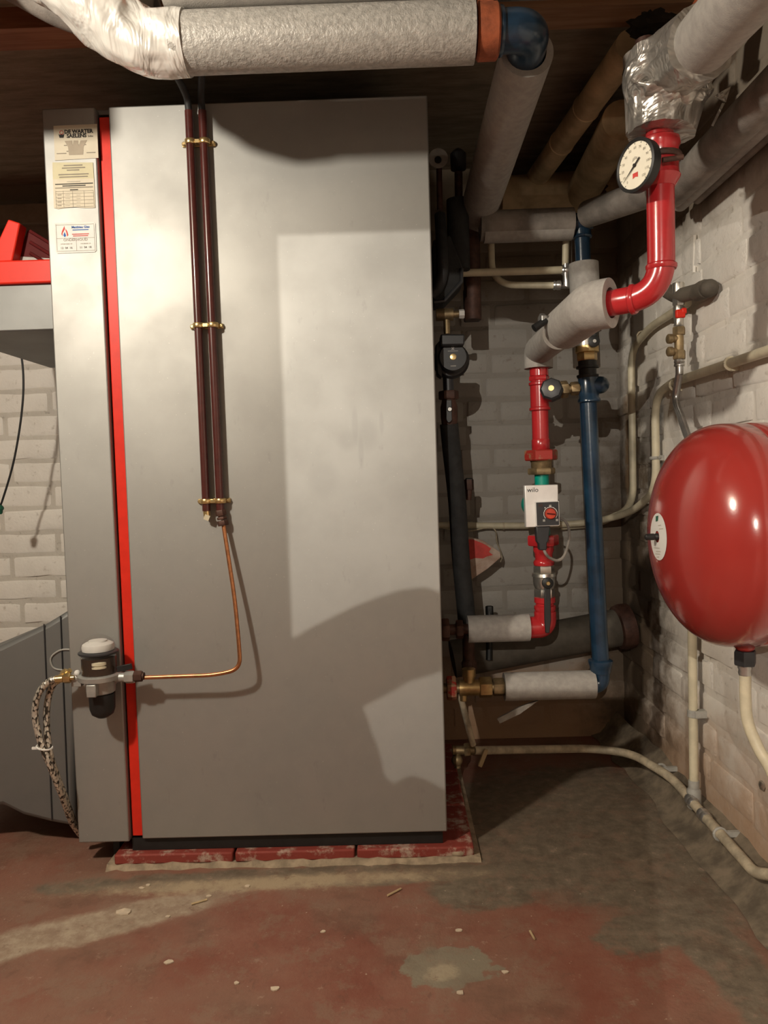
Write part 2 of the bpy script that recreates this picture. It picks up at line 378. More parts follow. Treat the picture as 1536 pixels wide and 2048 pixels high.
brick_run(wb, fb, .06, WX-.01, .0, CZ, 0); brick_run(wb, fb, -1.9, -.78, .0, CZ, .03)
brick_run(wr, fr, .75, WY-.03, .1, 1.8, .02)
# rough concrete upstand along the foot of the right wall, batten under the ceiling, cable channel line at the back
g = G(); n = 26; prof = [(0, 0), (-.09, .002), (-.06, .012), (-.04, .03), (-.02, .06), (0, .075)]
rr = random.Random(5)
for i in range(n+1):
    y = 1.0+(WY-1.0)*i/n
    for x, z in prof: g.v.append(V((WX+.002+x*(1+.12*rr.uniform(-1, 1))-.05*max(0, i/n-.75)*2, y, z*(1+.12*rr.uniform(-1, 1))+.0005)))
for i in range(n):
    for j in range(5): a = i*6+j; g.f.append([a, a+1, a+7, a+6])
build(g, 'trim_1', 'dark_mortar', kind='structure', smooth=60)
build(G().span((-2.3, 1.62, 1.837), (-.45, 1.70, CZ)), 'trim_5', 'red_wood', kind='structure', smooth=0)
build(G().span((-.448, 1.62, 1.837), (WX, 1.70, CZ)), 'trim_2', 'wood', kind='structure', smooth=0)
build(G().span((-1.6, 1.35, 1.692), (-.735, 1.40, CZ)), 'shade_board', 'red_wood', kind='structure', smooth=0)  # unseen board added to shade the top left of the boiler panel
build(G().span((-1.6, WY-.05, 1.74), (.1, WY, 1.80)), 'trim_3', 'ceiling', kind='structure', smooth=0)

# ------------------------------------------------------------------ boiler
YP = 1.75; ZB, ZTP = .064, 1.735
boi = thing('boiler', (-.3, 2.08, .04), 'tall silver floor-standing boiler with a red vertical stripe', 'boiler')
build(G().span((-.612, YP, ZB), (.1, YP+.018, ZTP)), 'side_panel', 'silver_panel', boi, bevel=.003)
fp = build(G().span((-.76, YP-.004, ZB-.004), (-.641, YP+.03, ZTP-.001)), 'front_panel', 'silver_panel', boi, bevel=.003)
tag(build(G().span((-.637, YP+.008, ZB+.004), (-.610, YP+.03, ZTP-.018)), 'stripe', 'red_plastic', boi, bevel=.002), 'red vertical stripe between the silver panels')
build(G().span((-.655, YP+.031, ZB+.004), (-.60, YP+.05, ZTP)), 'joint_strip', 'black', boi, smooth=0)
build(G().span((-.74, YP+.052, ZB), (.06, 2.42, ZTP-.01)), 'body', 'charcoal', boi, smooth=0)
build(G().span((-.74, YP+.02, ZTP-.008), (.09, 2.43, ZTP+.004)), 'top_panel', 'grey_panel', boi, bevel=.002)
build(G().span((-.64, 1.762, .032), (.09, 2.40, ZB-.002)), 'base_frame', 'black', boi, smooth=0)
for x in (-.50, -.06):
    build(G().lathe((x, 1.79, .034), (0, 0, 1), [(0, .02), (.012, .022), (.02, .014)], 14), 'foot', 'black', boi)
# control hood on the front (left) side
q1 = P(2, 575, 1.82); q2 = P(2, 662, 1.82); zt, zb = q1.z, q2.z-.005
hood = build(G().prism([(-.76, 1.80, zt), (-.76, 1.80, zb), (-1.05, 1.80, zb), (-1.05, 1.80, zt)], (0, .58, 0)), 'control_hood', 'grey_panel', boi, bevel=.003)
build(G().prism([(-.78, 2.36, zb), (-1.02, 2.36, zb), (-.78, 2.36, zb-.10)], (0, .04, 0)), 'hood_bracket', 'grey_panel', boi, bevel=.002)
zr = P(2, 526, 1.81).z
build(G().span((-1.06, 1.79, zt), (-.762, 2.40, zr)), 'hood_trim', 'red_plastic', boi, bevel=.004)
a = P(2, 524, 1.80); b = P(16, 438, 1.80); c = P(40, 446, 1.80); d = P(24, 524, 1.80)
build(G().prism([(a.x-.03, 1.80, zr), (b.x, 1.80, b.z), (c.x, 1.80, c.z), (d.x, 1.80, zr)], (0, .035, 0)), 'lid_edge', 'red_plastic', boi, bevel=.003)
c2 = P(98, 482, 1.83)
lid = build(G().prism([(d.x-.012, 1.835, zr), (c.x, 1.835, c.z-.004), (c2.x+.04, 1.835, c2.z-.02), (c2.x+.04, 1.835, zr)], (0, .5, 0)), 'control_cover', 'dark_red_plastic', boi, bevel=.003)
for k_ in range(3):
    s0 = P(60, 462+k_*22, 1.832); s1 = P(106, 490+k_*22, 1.832)
    build(G().tube([s0, s1], .004, 8), 'groove_rib', 'dark_red_plastic', lid)
build(G().add(*(lambda p: ([(x, 1.833, z) for x, z in p], [list(range(len(p)))]))([(P(27, 517, 1.833).x, P(27, 517, 1.833).z), (P(42, 512, 1.833).x, P(42, 513, 1.833).z), (P(103, 518, 1.833).x, P(103, 517, 1.833).z), (P(103, 524, 1.833).x, P(103, 523, 1.833).z), (P(33, 523, 1.833).x, P(33, 522, 1.833).z)])), 'cover_flap', 'grey_plastic', boi, smooth=0)
# burner cover, rounded sheet shell low at the front
pl = [(150, 1212), (95, 1246), (0, 1292), (-120, 1335), (-150, 1640), (5, 1612), (45, 1632), (100, 1646), (150, 1655)]
g = G()
pt = [P(x, y, 1.84) for x, y in pl]
n = len(pt)
g.add(pt+[V((p.x+.01, 2.34, p.z)) for p in pt], [list(range(n))]+[[k_, (k_+1) % n, n+(k_+1) % n, n+k_] for k_ in range(n)])
bc = build(g, 'burner_cover', 'grey_panel', boi, bevel=.012)
for x0, x1 in ((88, 104), (121, 137)):
    build(G().tube([P(x0, 1248 if x0 < 100 else 1232, 1.838), P(x1, 1640, 1.838)], .0016, 6), 'seam', 'charcoal', bc)
ho = spline([P(146, 1299, 1.838), P(122, 1300, 1.838), P(104, 1312, 1.838), P(102, 1326, 1.838), P(112, 1338, 1.838), P(146, 1341, 1.838)], 6)
build(G().tube(ho, .0022, 8), 'knockout', 'grey_plastic', bc)
# stickers
def on(px, py, d=.0): 
    q = P(px, py, YP-.005-d); return q
EU, EV = V((1, 0, 0)), V((0, 0, 1))
def sticker(c4, mt, label):
    g = G().prism([on(*q) for q in c4], (0, -.0006, 0)); return tag(build(g, 'sticker', mt, fp, smooth=0), label)
def tx(s, px, py, size, mt, par, al='CENTER', bold=0): text(s, size, on(px, py, .0012), EU, EV, mt, par, 'lettering', al, bold)
def bar(px, py, wd, hg, mt, par):
    q = on(px, py, .001); build(G().box(q, (wd, .0003, hg)), 'print_line', mt, par, smooth=0)
s1 = sticker([(107, 252), (194, 248), (197, 316), (110, 321)], 'paper', 'cream installer sticker at the top')
tx('DE WARTER', 157, 263, .0115, 'ink', s1, bold=.0005); tx('SAELENS', 153, 271.5, .0115, 'ink', s1, bold=.0005); tx('bvba', 181, 272, .006, 'ink', s1)
q = lambda px, py: on(px, py, .0012)
build(G().add([q(117, 268), q(119.5, 269.5), q(123, 267.5), q(126, 269.5), q(128.5, 267.5), q(127, 275.5), q(119, 275.5)], [[0, 1, 2, 3, 4, 5, 6]]), 'emblem', 'ink', s1, smooth=0)
build(G().ring(q(123, 265), (0, 1, 0), .004, .0006, 16, 5), 'emblem_ring', 'red_ink', s1)
build(G().add([q(129, 282), q(144, 281), q(145, 292), q(147, 281), q(156, 281), q(157, 292), q(161, 281), q(174, 280), q(167, 293), q(166, 309), q(138, 310), q(136, 294)], [list(range(12))]), 'watermark', 'tan_ink', s1, smooth=0)
for x, y, wd in ((123, 307, .022), (153, 306, .03), (182, 305, .02), (150, 302, .038), (150, 290, .05)): bar(x, y, wd, .0018, 'blue_ink' if (x, y) == (153, 306) else 'grey_ink', s1)
s2 = sticker([(105, 325), (186, 325), (188, 357), (106, 359)], 'yellow_paper', 'pale yellow printed sticker')
for x, y, wd in ((146, 330.5, .042), (147, 335.5, .052), (146, 340, .028), (147, 348.5, .068), (147, 353.5, .064)): bar(x, y, wd, .0024, 'grey_ink', s2)
s3 = sticker([(106, 359), (188, 357), (191, 415), (184, 416), (168, 416), (150, 414), (130, 416), (116, 418), (108, 416)], 'paper', 'torn cream sticker with a printed table')
for x, y, wd, mt in ((147, 363, .03, 'pale_ink'), (148, 367.5, .085, 'ink'), (148, 371.3, .052, 'ink'), (148, 375, .085, 'grey_ink'), (148, 379.5, .018, 'ink')): bar(x, y, wd, .002, mt, s3)
for y in (382, 386.5, 393.5, 400.5, 407.5, 414): bar(149, y, .085, .0006, 'grey_ink', s3)
for x in (111.5, 126.5, 145, 168, 187): bar(x+.6, 398, .0006, .036, 'grey_ink', s3)
for y in (390, 397, 404, 411):
    bar(119, y, .009, .0015, 'grey_ink', s3); bar(135, y, .01, .0012, 'pale_ink', s3); bar(157, y, .009, .0012, 'pale_ink', s3)
s4 = sticker([(110, 446), (188, 444), (191, 447), (193, 501), (190, 504), (115, 507), (112, 504), (108, 449)], 'white_paper', 'white maintenance sticker with a flame logo')
for x, y, wd, hg in ((150, 449, .086, .0006), (152, 501.5, .086, .0006), (151, 476, .086, .0005)): bar(x, y, wd, hg, 'grey_ink', s4)
for x in (113, 189): bar(x+(0 if x < 150 else 0), 475, .0006, .058, 'grey_ink', s4)
bar(153, 491, .0005, .022, 'grey_ink', s4)
tx('Matthieu Gies', 161, 454, .0072, 'blue_ink', s4, bold=.0002)
for x, y, wd, mt in ((161, 459.5, .036, 'blue_ink'), (161, 468, .038, 'red_ink'), (161, 471.5, .034, 'red_ink')): bar(x, y, wd, .0018, mt, s4)
build(G().add([q(129, 464), q(132, 471), q(129.5, 474.5), q(126.5, 471)], [[0, 1, 2, 3]]), 'drop', 'blue_ink', s4, smooth=0)
build(G().add([q(128.6, 452), q(129.5, 458), q(125, 466), q(124.6, 472), q(122.6, 468), q(124, 462)], [list(range(6))]).add([q(131, 457), q(134.5, 463), q(136.5, 470), q(134, 473), q(133, 466), q(131, 461)], [list(range(6))]), 'flame', 'red_ink', s4, smooth=0)
tx('ONDERHOUD', 151, 479.5, .0085, 'grey_ink', s4); tx('UITGEVOERD OP', 133, 488, .0034, 'grey_ink', s4); tx('VOLGENDE OP', 171, 487, .0034, 'grey_ink', s4)
tx('12  04  16', 133, 496, .0065, 'ink', s4); tx('11  04  18', 171, 494.5, .0065, 'ink', s4)

# plinth of red-painted pavers
pln = thing('boiler_plinth', (-.25, 2.05, 0), 'low plinth of red painted pavers under the boiler', 'plinth')
xs = [P(226, 1730, 1.742).x, P(468, 1725, 1.742).x, P(712, 1720, 1.742).x, P(951, 1712, 1.742).x]
rr = random.Random(2)
for i in range(3):
    for j in range(3):
        g = G().span((xs[i]+.003, 1.742+j*.23, .007), (xs[i+1]-.003, 1.742+j*.23+.224, .031)); build(g, 'paver', 'paver', pln, bevel=.004)
g = G(); n = 40
for i in range(n+1):
    x = xs[0]-.012+(xs[3]-xs[0]+.024)*i/n; d = .006+.012*rr.random(); g.v += [V((x, 1.742-d, 0)), V((x, 1.7415-d*.25, .006+.007*rr.random())), V((x, 2.41, .0065)), V((x, 2.41, 0))]
for i in range(n):
    for j in range(4): a = i*4; g.f.append([a+j, a+(j+1) % 4, a+4+(j+1) % 4, a+4+j])
g.f += [[3, 2, 1, 0], [n*4+j for j in range(4)]]
build(g, 'mortar_bed', 'mortar', pln)
g = G().ball(P(915, 1704, 1.75), .022, (1.4, .45, .5), 10); build(g, 'mortar_lump', 'mortar', pln)
g = G().span((-.70, 1.80, 0), (-.685, 2.38, .06)); build(g, 'support_rail', 'black', pln, smooth=0)

# ------------------------------------------------------------------ oil line on the side panel
def clip(py, xa, xb, label):
    zc = P((xa+xb)/2, py, 1.735).z; xa = P(xa, py, 1.735).x; xb = P(xb, py, 1.735).x; xm = (xa+xb)/2
    t = thing('pipe_clip', (xm, 1.745, zc-.006), label, 'pipe clip', 'brass double pipe clips on the boiler side')
    build(G().span((xm-.037, 1.745, zc-.0055), (xm+.037, 1.7485, zc+.0055)), 'back_plate', 'gold_brass', t, bevel=.001)
    for xx in (xa, xb): build(G().lathe((xx, 1.7345, zc-.0055), (0, 0, 1), [(0, .0118), (.0015, .0128), (.0095, .0128), (.011, .0118)], 18), 'saddle', 'gold_brass', t)
    build(G().span((xa+.008, 1.728, zc-.0045), (xb-.008, 1.745, zc+.0045)), 'bridge', 'gold_brass', t, bevel=.001)
    for sx in (-.032, .032): build(G().lathe((xm+sx, 1.746, zc), (0, -1, 0), [(0, .0055), (.004, .0055), (.007, .003)], 10), 'screw', 'gold_brass', t)
clip(284, 381, 409, 'brass double clip, topmost of three on the boiler side'); clip(651, 397, 426, 'brass double clip, middle one of three on the boiler side'); clip(1002, 412, 441, 'brass double clip, lowest of three, above the copper pipe')
for (px0, px1, pyb, lab, hose) in ((377.5, 413, 1022, 'left brown oil tube with capped lower end on the boiler', [(377, 218), (372, 190), (352, 150), (335, 118)]), (404.5, 441, 1022, 'right brown oil tube joined to the copper pipe', [(404, 222), (402, 190), (403, 150), (402, 115)])):
    top = P(px0, 222, 1.7345); bot = P(px1, pyb, 1.7345)
    t = thing('oil_tube', bot, lab, 'pipe', 'brown oil tubes on the boiler side')
    build(G().tube([top, bot], .0092, 16), 'tube', 'brown_tube', t)
    yy = [1.735, 1.72, 1.66, 1.60]
    build(G().tube(spline([P(px0+.5, 250, 1.7345)]+[P(x, y, yy[i]) for i, (x, y) in enumerate(hose)], 8), .0078, 12), 'hose', 'rubber', t)
    if px1 < 430:
        build(G().tube([bot, P(414.5, 1034, 1.7345)], .008, 12), 'open_end', 'gold_brass', t); build(G().box(P(414, 1035, 1.729), (.012, .006, .012), Matrix.Rotation(.4, 3, 'Y')), 'tape_end', 'cream', t)
    else:
        c0 = P(440.5, 1020, 1.7345); d = (P(447, 1052, 1.7345)-c0).normalized()
        build(G().hex(c0, d, 0, .013, .0125).lathe(c0, d, [(.013, .008), (.016, .008)], 12).hex(c0, d, .016, .022, .0115).hex(c0, d, .024, .036, .0125), 'coupling', 'brown_iron', t)
cp = fillet([P(447, 1050, 1.733), P(470, 1200, 1.712), P(478, 1290, 1.695), P(481, 1338, 1.69), P(430, 1350, 1.688), P(290, 1355, 1.69)], [.1, .1, .035, .05])
build(G().tube(cp, .0047, 12), 'copper_oil_pipe', 'copper', label='thin bent copper pipe running to the oil filter', cat='pipe')

# oil filter with clear bowl
c = P(199, 1352, 1.688); fz = c.z
fl = thing('oil_filter', (c.x, c.y, fz-.07), 'oil filter with a clear domed bowl on the boiler front', 'filter')
R_ = .0425
build(G().lathe((c.x, c.y, fz-.008), (0, 0, 1), [(0, R_*.9), (.002, R_+.003), (.012, R_+.004), (.015, R_), (.015, R_-.005), (.013, R_-.006)], 28), 'ring_nut', 'cast_zinc', fl)
hb = .098
prof = [(.0, R_-.004), (.045, R_-.004), (.052, R_-.0035)]+[(.052+.036*math.sin(a_), (R_-.0035)*math.cos(a_)) for a_ in [math.pi/2*i/8 for i in range(1, 9)]]
bowl = build(G().lathe((c.x, c.y, fz+.006), (0, 0, 1), prof, 32), 'bowl', 'bowl_plastic', fl)
build(G().lathe((c.x, c.y, fz+.051), (0, 0, 1), [(0, R_-.002), (.002, R_+.0005), (.005, R_+.0005), (.007, R_-.003)], 28), 'bowl_band', 'charcoal', fl)
build(G().lathe((c.x, c.y, fz+.059), (0, 0, 1), [(0, .034), (.008, .035), (.014, .033), (.018, .026), (.0185, .02), (.022, .0195), (.0235, .01)], 24), 'float_cap', 'white_paper', fl)
build(G().lathe((c.x, c.y, fz+.007), (0, 0, 1), [(0, .0372), (.037, .0372)], 24), 'oil_fill', 'oil', fl)
build(G().lathe((c.x+.007, c.y-.0175, fz+.022), (0, 0, 1), [(0, .018), (.002, .0215), (.006, .0215), (.007, .019), (.009, .0215), (.015, .0215), (.017, .018)], 20), 'filter_element', 'cream', fl)
build(G().lathe((c.x, c.y+.004, fz-.04), (0, 0, 1), [(0, .026), (.004, .031), (.03, .033), (.034, .036)], 24), 'head', 'cast_zinc', fl)
build(G().span((c.x-.013, c.y-.046, fz-.036), (c.x+.008, c.y-.028, fz-.008)), 'lug', 'cast_zinc', fl, bevel=.002)
build(G().lathe((c.x+.002, c.y+.004, fz-.096), (0, 0, 1), [(0, .003), (.002, .012), (.010, .0235), (.022, .0275), (.056, .0285)], 22), 'lower_cup', 'black', fl)
a0 = V((c.x+.036, c.y, fz-.004))
build(G().tube([a0, a0+V((.025, 0, 0))], .011, 12).hex(a0, (1, 0, 0), .022, .042, .0145), 'outlet_port', 'cast_zinc', fl)
build(G().hex(a0, (1, 0, .02), .042, .060, .0125).lathe(a0, (1, 0, .02), [(.06, .0085), (.064, .0085)], 12), 'outlet_nut', 'brown_iron', fl)
build(G().box(a0+V((.022, -.004, .022)), (.034, .006, .013), Matrix.Rotation(-.18, 3, 'Y')), 'valve_lever', 'black', fl, bevel=.001)
a1 = V((c.x-.036, c.y, fz-.002))
build(G().tube([a1, a1+V((-.022, 0, -.001))], .01, 12).box(a1+V((-.014, .002, -.008)), (.022, .02, .022)), 'inlet_port', 'cast_zinc', fl, bevel=.001)
build(G().ball(a1+V((-.010, -.008, .012)), .007), 'inlet_plug', 'white_paper', fl)
build(G().span((c.x-.02, c.y+.034, fz-.03), (c.x+.02, 1.746, fz+.0)), 'wall_bracket', 'cast_zinc', fl, smooth=0)
# braided hoses
def hose(pts, lab, n0):
    sp = spline(pts, 8); t = thing('oil_hose', sp[-1], lab, 'hose', 'braided oil hoses')
    build(G().tube(sp, .0073, 12), 'braided_sleeve', 'braid', t)
    d = (sp[0]-sp[5]).normalized(); build(G().lathe(sp[0]-d*.018, d, [(0, .0085), (.016, .0085), (.018, .006)], 14).hex(sp[0], d, 0, .014, .0115).tube([sp[0], sp[0]+d*.022], .0055, 10), 'end_fitting', 'gold_brass', t)
hose([P(128, 1357, 1.675), P(100, 1362, 1.672), P(77, 1388, 1.668), P(70, 1430, 1.668), P(81, 1482, 1.668), P(100, 1530, 1.67), P(122, 1585, 1.70), P(142, 1640, 1.76), P(160, 1668, 1.80)], 'braided oil hose bowing out furthest to the left', 0)
hose([P(126, 1352, 1.69), P(106, 1370, 1.69), P(96, 1400, 1.69), P(93, 1440, 1.688), P(97, 1490, 1.684), P(106, 1530, 1.688), P(128, 1590, 1.72), P(148, 1645, 1.775), P(166, 1672, 1.815)], 'braided oil hose behind, closer to the filter', 1)
ct = P(89, 1494, 1.676)
build(G().ring(ct, (.25, 0, 1), .0165, .0022, 18, 6).box(ct+V((-.018, -.006, 0)), (.014, .004, .005)), 'cable_tie', 'white_paper', label='white cable tie around the two braided hoses', cat='cable tie')
# thin cable hanging at the far left
cb = spline([P(33, 655, 2.3), P(46, 740, 2.3), P(44, 820, 2.3), P(28, 920, 2.3), P(5, 1000, 2.3), P(-3, 1015, 2.3)], 8)
t = thing('control_cable', cb[-1], 'thin black cable hanging below the control hood', 'cable')
build(G().tube(cb, .0032, 8), 'cable', 'black', t); build(G().lathe(cb[-1]+V((.002, 0, -.02)), (.1, 0, 1), [(0, .006), (.004, .009), (.012, .009), (.016, .012), (.022, .011), (.028, .005)], 12), 'green_plug', 'green', t)

# ------------------------------------------------------------------ insulated pipes below the ceiling
YC = 1.43
def crinkle(pts, r, amp, seed, n=40, sub=1):
    g = G().tube(pts, r, n); rr = random.Random(seed)
    ph = [(rr.uniform(0, 6.28), rr.choice((3, 5, 7, 9, 13, 17)), rr.uniform(-45, 45), rr.uniform(.3, 1)) for _ in range(9)]
    L = len(pts); arc_ = [0]
    for i in range(1, L): arc_.append(arc_[-1]+(V(pts[i])-V(pts[i-1])).length)
    for i in range(L):
        cc = V(pts[i])
        for k_ in range(n):
            v = g.v[i*n+k_]; th = 2*math.pi*k_/n
            s = sum(w_*abs(math.sin(f*th*.5+p+arc_[i]*q_))**2-.5*w_ for p, f, q_, w_ in ph)/3
            g.v[i*n+k_] = v+(v-cc).normalized()*amp*s*(0.35 if i in (0, L-1) else 1)
    return g
pA = P(370, 80, YC); pB = P(948, 72, YC); zc = (pA.z+pB.z)/2; rf = .052
t = thing('ceiling_pipe', (pB.x, YC, zc-.06), 'grey insulated pipe under the ceiling with a blue elbow', 'pipe')
sl = build(G().hollow([(pA.x-.02, YC, zc), (pB.x, YC, zc)], rf, .024, 36), 'insulation_sleeve', 'grain_foam', t)
xt = P(262, 90, YC).x
tp = fillet([(P(374, 80, YC).x, YC, zc), (xt+.01, YC, zc), (xt-.115, YC-.04, zc+.105), (xt-.185, YC-.07, CZ-.004)], [.09, .05], 12)
dense = []
for i in range(len(tp)-1):
    for k_ in range(3): dense.append(tp[i].lerp(tp[i+1], k_/3))
tag(build(crinkle(dense+[tp[-1]], rf+.003, .013, 4, 48), 'foil_wrap', 'white_foil', t, smooth=60), 'white crinkled tape wrap')
xe = P(996, 65, YC).x
build(G().tube([(pB.x-.03, YC, zc), (xe, YC, zc)], .023, 20), 'steel_pipe', 'rust', t)
build(G().lathe((pB.x+.004, YC, zc), (1, 0, 0), [(0, .043), (.004, .047), (.036, .047), (.040, .042)], 24).span((pB.x+.008, YC-.02, zc+.03), (pB.x+.034, YC+.02, zc+.085)), 'pipe_clamp', 'rust', t)
el = P(1050, 90, 1.50); xd = el.x
bend = fillet([(xe-.002, YC, zc), (xd-.002, YC, zc), (xd, YC+.12, zc-.008)], .075, 10)
build(G().tube(bend, .037, 22).ring((xe+.004, YC, zc), (1, 0, 0), .036, .006), 'elbow', 'blue_paint', t)
e1 = P(952, 440, 2.22)
build(G().hollow([(xd+.002, YC+.062, zc-.004), (e1.x, 2.24, e1.z)], .0505, .037, 32), 'insulation_sleeve', 'foam', t)
build(G().tube([(xd, YC+.1, zc-.008), (e1.x, 2.25, e1.z)], .02, 14), 'steel_pipe', 'blue_paint', t)
z2 = P(650, 8, 1.42).z+.052
t = thing('ceiling_pipe', (0, 1.39, z2-.05), 'upper grey insulated pipe, cut off by the top of the picture', 'pipe')
build(G().hollow([(P(330, 0, 1.42).x, 1.42, z2), (P(1128, 0, 1.42).x, 1.42, z2)], .052, .024, 32), 'insulation_sleeve', 'foam', t)
build(G().tube([(P(330, 0, 1.42).x-.06, 1.42, z2), (P(1160, 0, 1.42).x, 1.42, z2)], .021, 14), 'steel_pipe', 'rust', t)
build(G().hollow(fillet([(P(300, 0, 1.42).x-.02, 1.54, zc+.115), (xt-.13, 1.54, zc+.117), (xt-.27, 1.50, CZ-.004)], .08, 10), .04, .03, 28), 'insulation_bend', 'dirty_foam', t)

# ------------------------------------------------------------------ red riser at the right
RY = 1.40
rx0 = P(1322, 480, RY).x; zh = P(1187, 612, 1.476).z; cx = P(1077, 730, 2.0).x
A = V((rx0, RY, zh)); S_ = V((cx+.004, 1.475, zh)); B = V((cx, 2.0, zh))
def hy(Y): return V((cx, Y, zh))
t = thing('red_riser', (rx0, RY, zh), 'glossy red pipe bending from the ceiling towards the back wall', 'pipe')
ztop = P(1325, 262, RY).z
build(G().tube(fillet([(rx0, RY, ztop), A, S_, hy(1.74)], [.085, .07], 12), .0240, 28), 'pipe', 'red_paint', t)
dh = (S_-A).normalized()
zb_ = P(1322, 535, RY).z
build(G().lathe((rx0, RY, zb_-.004), (0, 0, 1), [(0, .0255), (.003, .0272), (.008, .0272), (.011, .0245)], 26), 'bend_collar', 'red_paint', t)
build(G().lathe(A+dh*.046, dh, [(0, .0255), (.003, .0275), (.008, .0275), (.011, .0245)], 26), 'bend_collar', 'red_paint', t)
z1 = P(1325, 362, RY).z; z2_ = P(1328, 285, RY).z
build(G().lathe((rx0, RY, z1), (0, 0, 1), [(-.012, .025), (0, .033), (.006, .035), (.012, .032), (z2_-z1-.012, .0315), (z2_-z1-.006, .035), (z2_-z1+.004, .034), (z2_-z1+.008, .028)], 26), 'tee_fitting', 'red_paint', t)
sp_ = fillet([A.lerp(S_, .72), S_, hy(1.69)], .05, 8)
build(G().hollow(sp_, .046, .0285, 32), 'insulation_sleeve', 'foam', t)
build(G().hollow(fillet([hy(1.755), B, B+V((0, 0, -.045))], .04, 8), .0365, .022, 28), 'insulation_sleeve', 'foam', t)
# taped elbow and foam pipe coming from the room
tq = V((rx0+.026, RY-.006, P(1370, 150, RY).z))
far = P(1560, -70, 1.02); far0 = P(1370, 150, RY); far = far0+(far-far0)*2.2
elb = fillet([(rx0+.004, RY, ztop-.005), (rx0+.014, RY, tq.z+.005), tq.lerp(far, .164)], .085, 16)
tag(build(crinkle(elb, [(.057+.019*math.sin(math.pi*min(1, i/(len(elb)-1)*1.15))) for i in range(len(elb))], .015, 11, 48), 'foil_wrap', 'foil', t, smooth=60), 'crumpled silver foil tape wrap')
build(G().hollow([tq.lerp(far, .10), far], .047, .028, 30), 'insulation_sleeve', 'foam', t)
build(G().prism([P(1428, 192, 1.385), P(1462, 172, 1.385), P(1452, 204, 1.385)], (.0, .002, 0)).prism([P(1444, 206, 1.385), P(1450, 206, 1.385), P(1427, 252, 1.385), P(1423, 250, 1.385)], (0, .002, 0)), 'foil_flap', 'foil', t, smooth=0)
# foam sleeve hanging behind the taped elbow
s0 = P(1296, 262, 1.56); s1_ = P(1290, 110, 1.56)
t = thing('foam_sleeve', s0, 'dusky grey foam sleeve behind the silver taped elbow', 'pipe insulation')
build(G().hollow([s0, s1_], .042, .028, 28), 'sleeve', 'dirty_foam', t)
for yy_ in (140, 165): build(G().ring(P(1292, yy_, 1.56), (0, .2, 1), .043, .002, 28, 6), 'binding_wire', 'black', t)
build(G().tube([P(1300, 270, 1.56), P(1290, 80, 1.56)], .019, 14), 'inner_pipe', 'brown_iron', t)

# round thermometer
n_ = V((-.89, -.45, 0)).normalized(); gu = V((0, 0, 1)).cross(n_).normalized()  # to the viewer's right
gc = P(1272, 331, 1.36); gs = 1.165
t = thing('thermometer_gauge', gc-V((0, 0, .04)), 'round dial thermometer with black rim on the red riser', 'thermometer')
build(G().lathe(gc-n_*.018, n_, [(a_, b_*gs) for a_, b_ in ((0, .034), (.004, .0375), (.016, .0385), (.021, .0385), (.0225, .0355), (.021, .0335), (.018, .0335))], 36), 'case', 'black', t)
df = gc+n_*.0015
dial = build(G().lathe(df-n_*.002, n_, [(0, .0335*gs), (.002, .0335*gs)], 36), 'dial', 'dial', t, smooth=30)
EV2 = V((0, 0, 1)); du = -gu if gu.x < 0 else gu
def dp(r, ang, off=.0006): return df+n_*off+du*(r*gs*math.sin(ang))+EV2*(r*gs*math.cos(ang))
for i in range(13):
    an = math.radians(-140+280*i/12); text(str(i*10), .0062, dp(.0255, an), du, EV2, 'grey_ink', dial, 'numeral')
    build(G().prism([dp(.0305, an-.012), dp(.0325, an-.012), dp(.0325, an+.012), dp(.0305, an+.012)], n_*.0002), 'tick', 'ink', dial, smooth=0)
na = math.radians(-128)
build(G().prism([dp(.030, na, .002), dp(.0, na+1.57, .002)+(dp(.0012, na+1.57, .002)-df-n_*.002), dp(-.013, na-.09, .002), dp(-.013, na+.09, .002), (dp(.0012, na-1.57, .002))], n_*.0006), 'needle', 'ink', t, smooth=0)
build(G().lathe(df+n_*.001, n_, [(0, .003), (.003, .0026)], 12), 'needle_hub', 'ink', t)
build(G().add([dp(.012, math.pi-.45), dp(.012, math.pi+.45), dp(.019, math.pi+.28), dp(.0165, math.pi), dp(.019, math.pi-.28)], [[0, 1, 2, 3, 4]]), 'emblem', 'red_ink', dial, smooth=0)
build(G().prism([dp(.009, -.7), dp(.012, -.4), dp(.013, 0), dp(.012, .4), dp(.009, .7), dp(.0095, 0)], n_*.0002), 'print_mark', 'pale_ink', dial, smooth=0)
st = gc-n_*.018
build(G().tube([st, st-n_*.03+V((0, .02, 0))], .007, 12), 'stem', 'brown_iron', t)
build(G().lathe((rx0, RY, P(1335, 318, RY).z-.004), (0, 0, 1), [(0, .036), (.002, .0375), (.008, .0375), (.01, .036)], 26).tube([P(1325, 320, 1.355), P(1366, 314, 1.355)], .0045, 10), 'clamp_band', 'brown_iron', t)

# ------------------------------------------------------------------ red return column with pump
RYC = 2.0
def xr(y): return 1077+(y-708)*.0255
sc_ = RYC/F
def colseg(g, y0, y1, wpx, hexa=False, Y=RYC, fx=xr, prof=None):
    p0 = P(fx(y1), y1, Y); p1 = P(fx(y0), y0, Y); d = p1-p0; L = d.length; r = wpx*.5*Y/F
    if hexa: return g.hex(p0, d, 0, L, r)
    pr = prof or [(0, .93), (.08, 1), (.92, 1), (1, .93)]
    return g.lathe(p0, d, [(a_*L, b_*r) for a_, b_ in pr], 24)
ST = [(0, 1), (1, 1)]
t = thing('red_return_pipe', P(1090, 1262, RYC), 'upright red pipe with fittings in front of the brick back wall', 'pipe')
g = G(); colseg(g, 690, 895, 33, prof=ST); build(g, 'pipe', 'red_paint', t)
g = G(); colseg(g, 731, 739, 40); colseg(g, 739, 752, 37, prof=ST); colseg(g, 752, 762, 40, True)
build(g, 'coupling', 'red_paint', t)
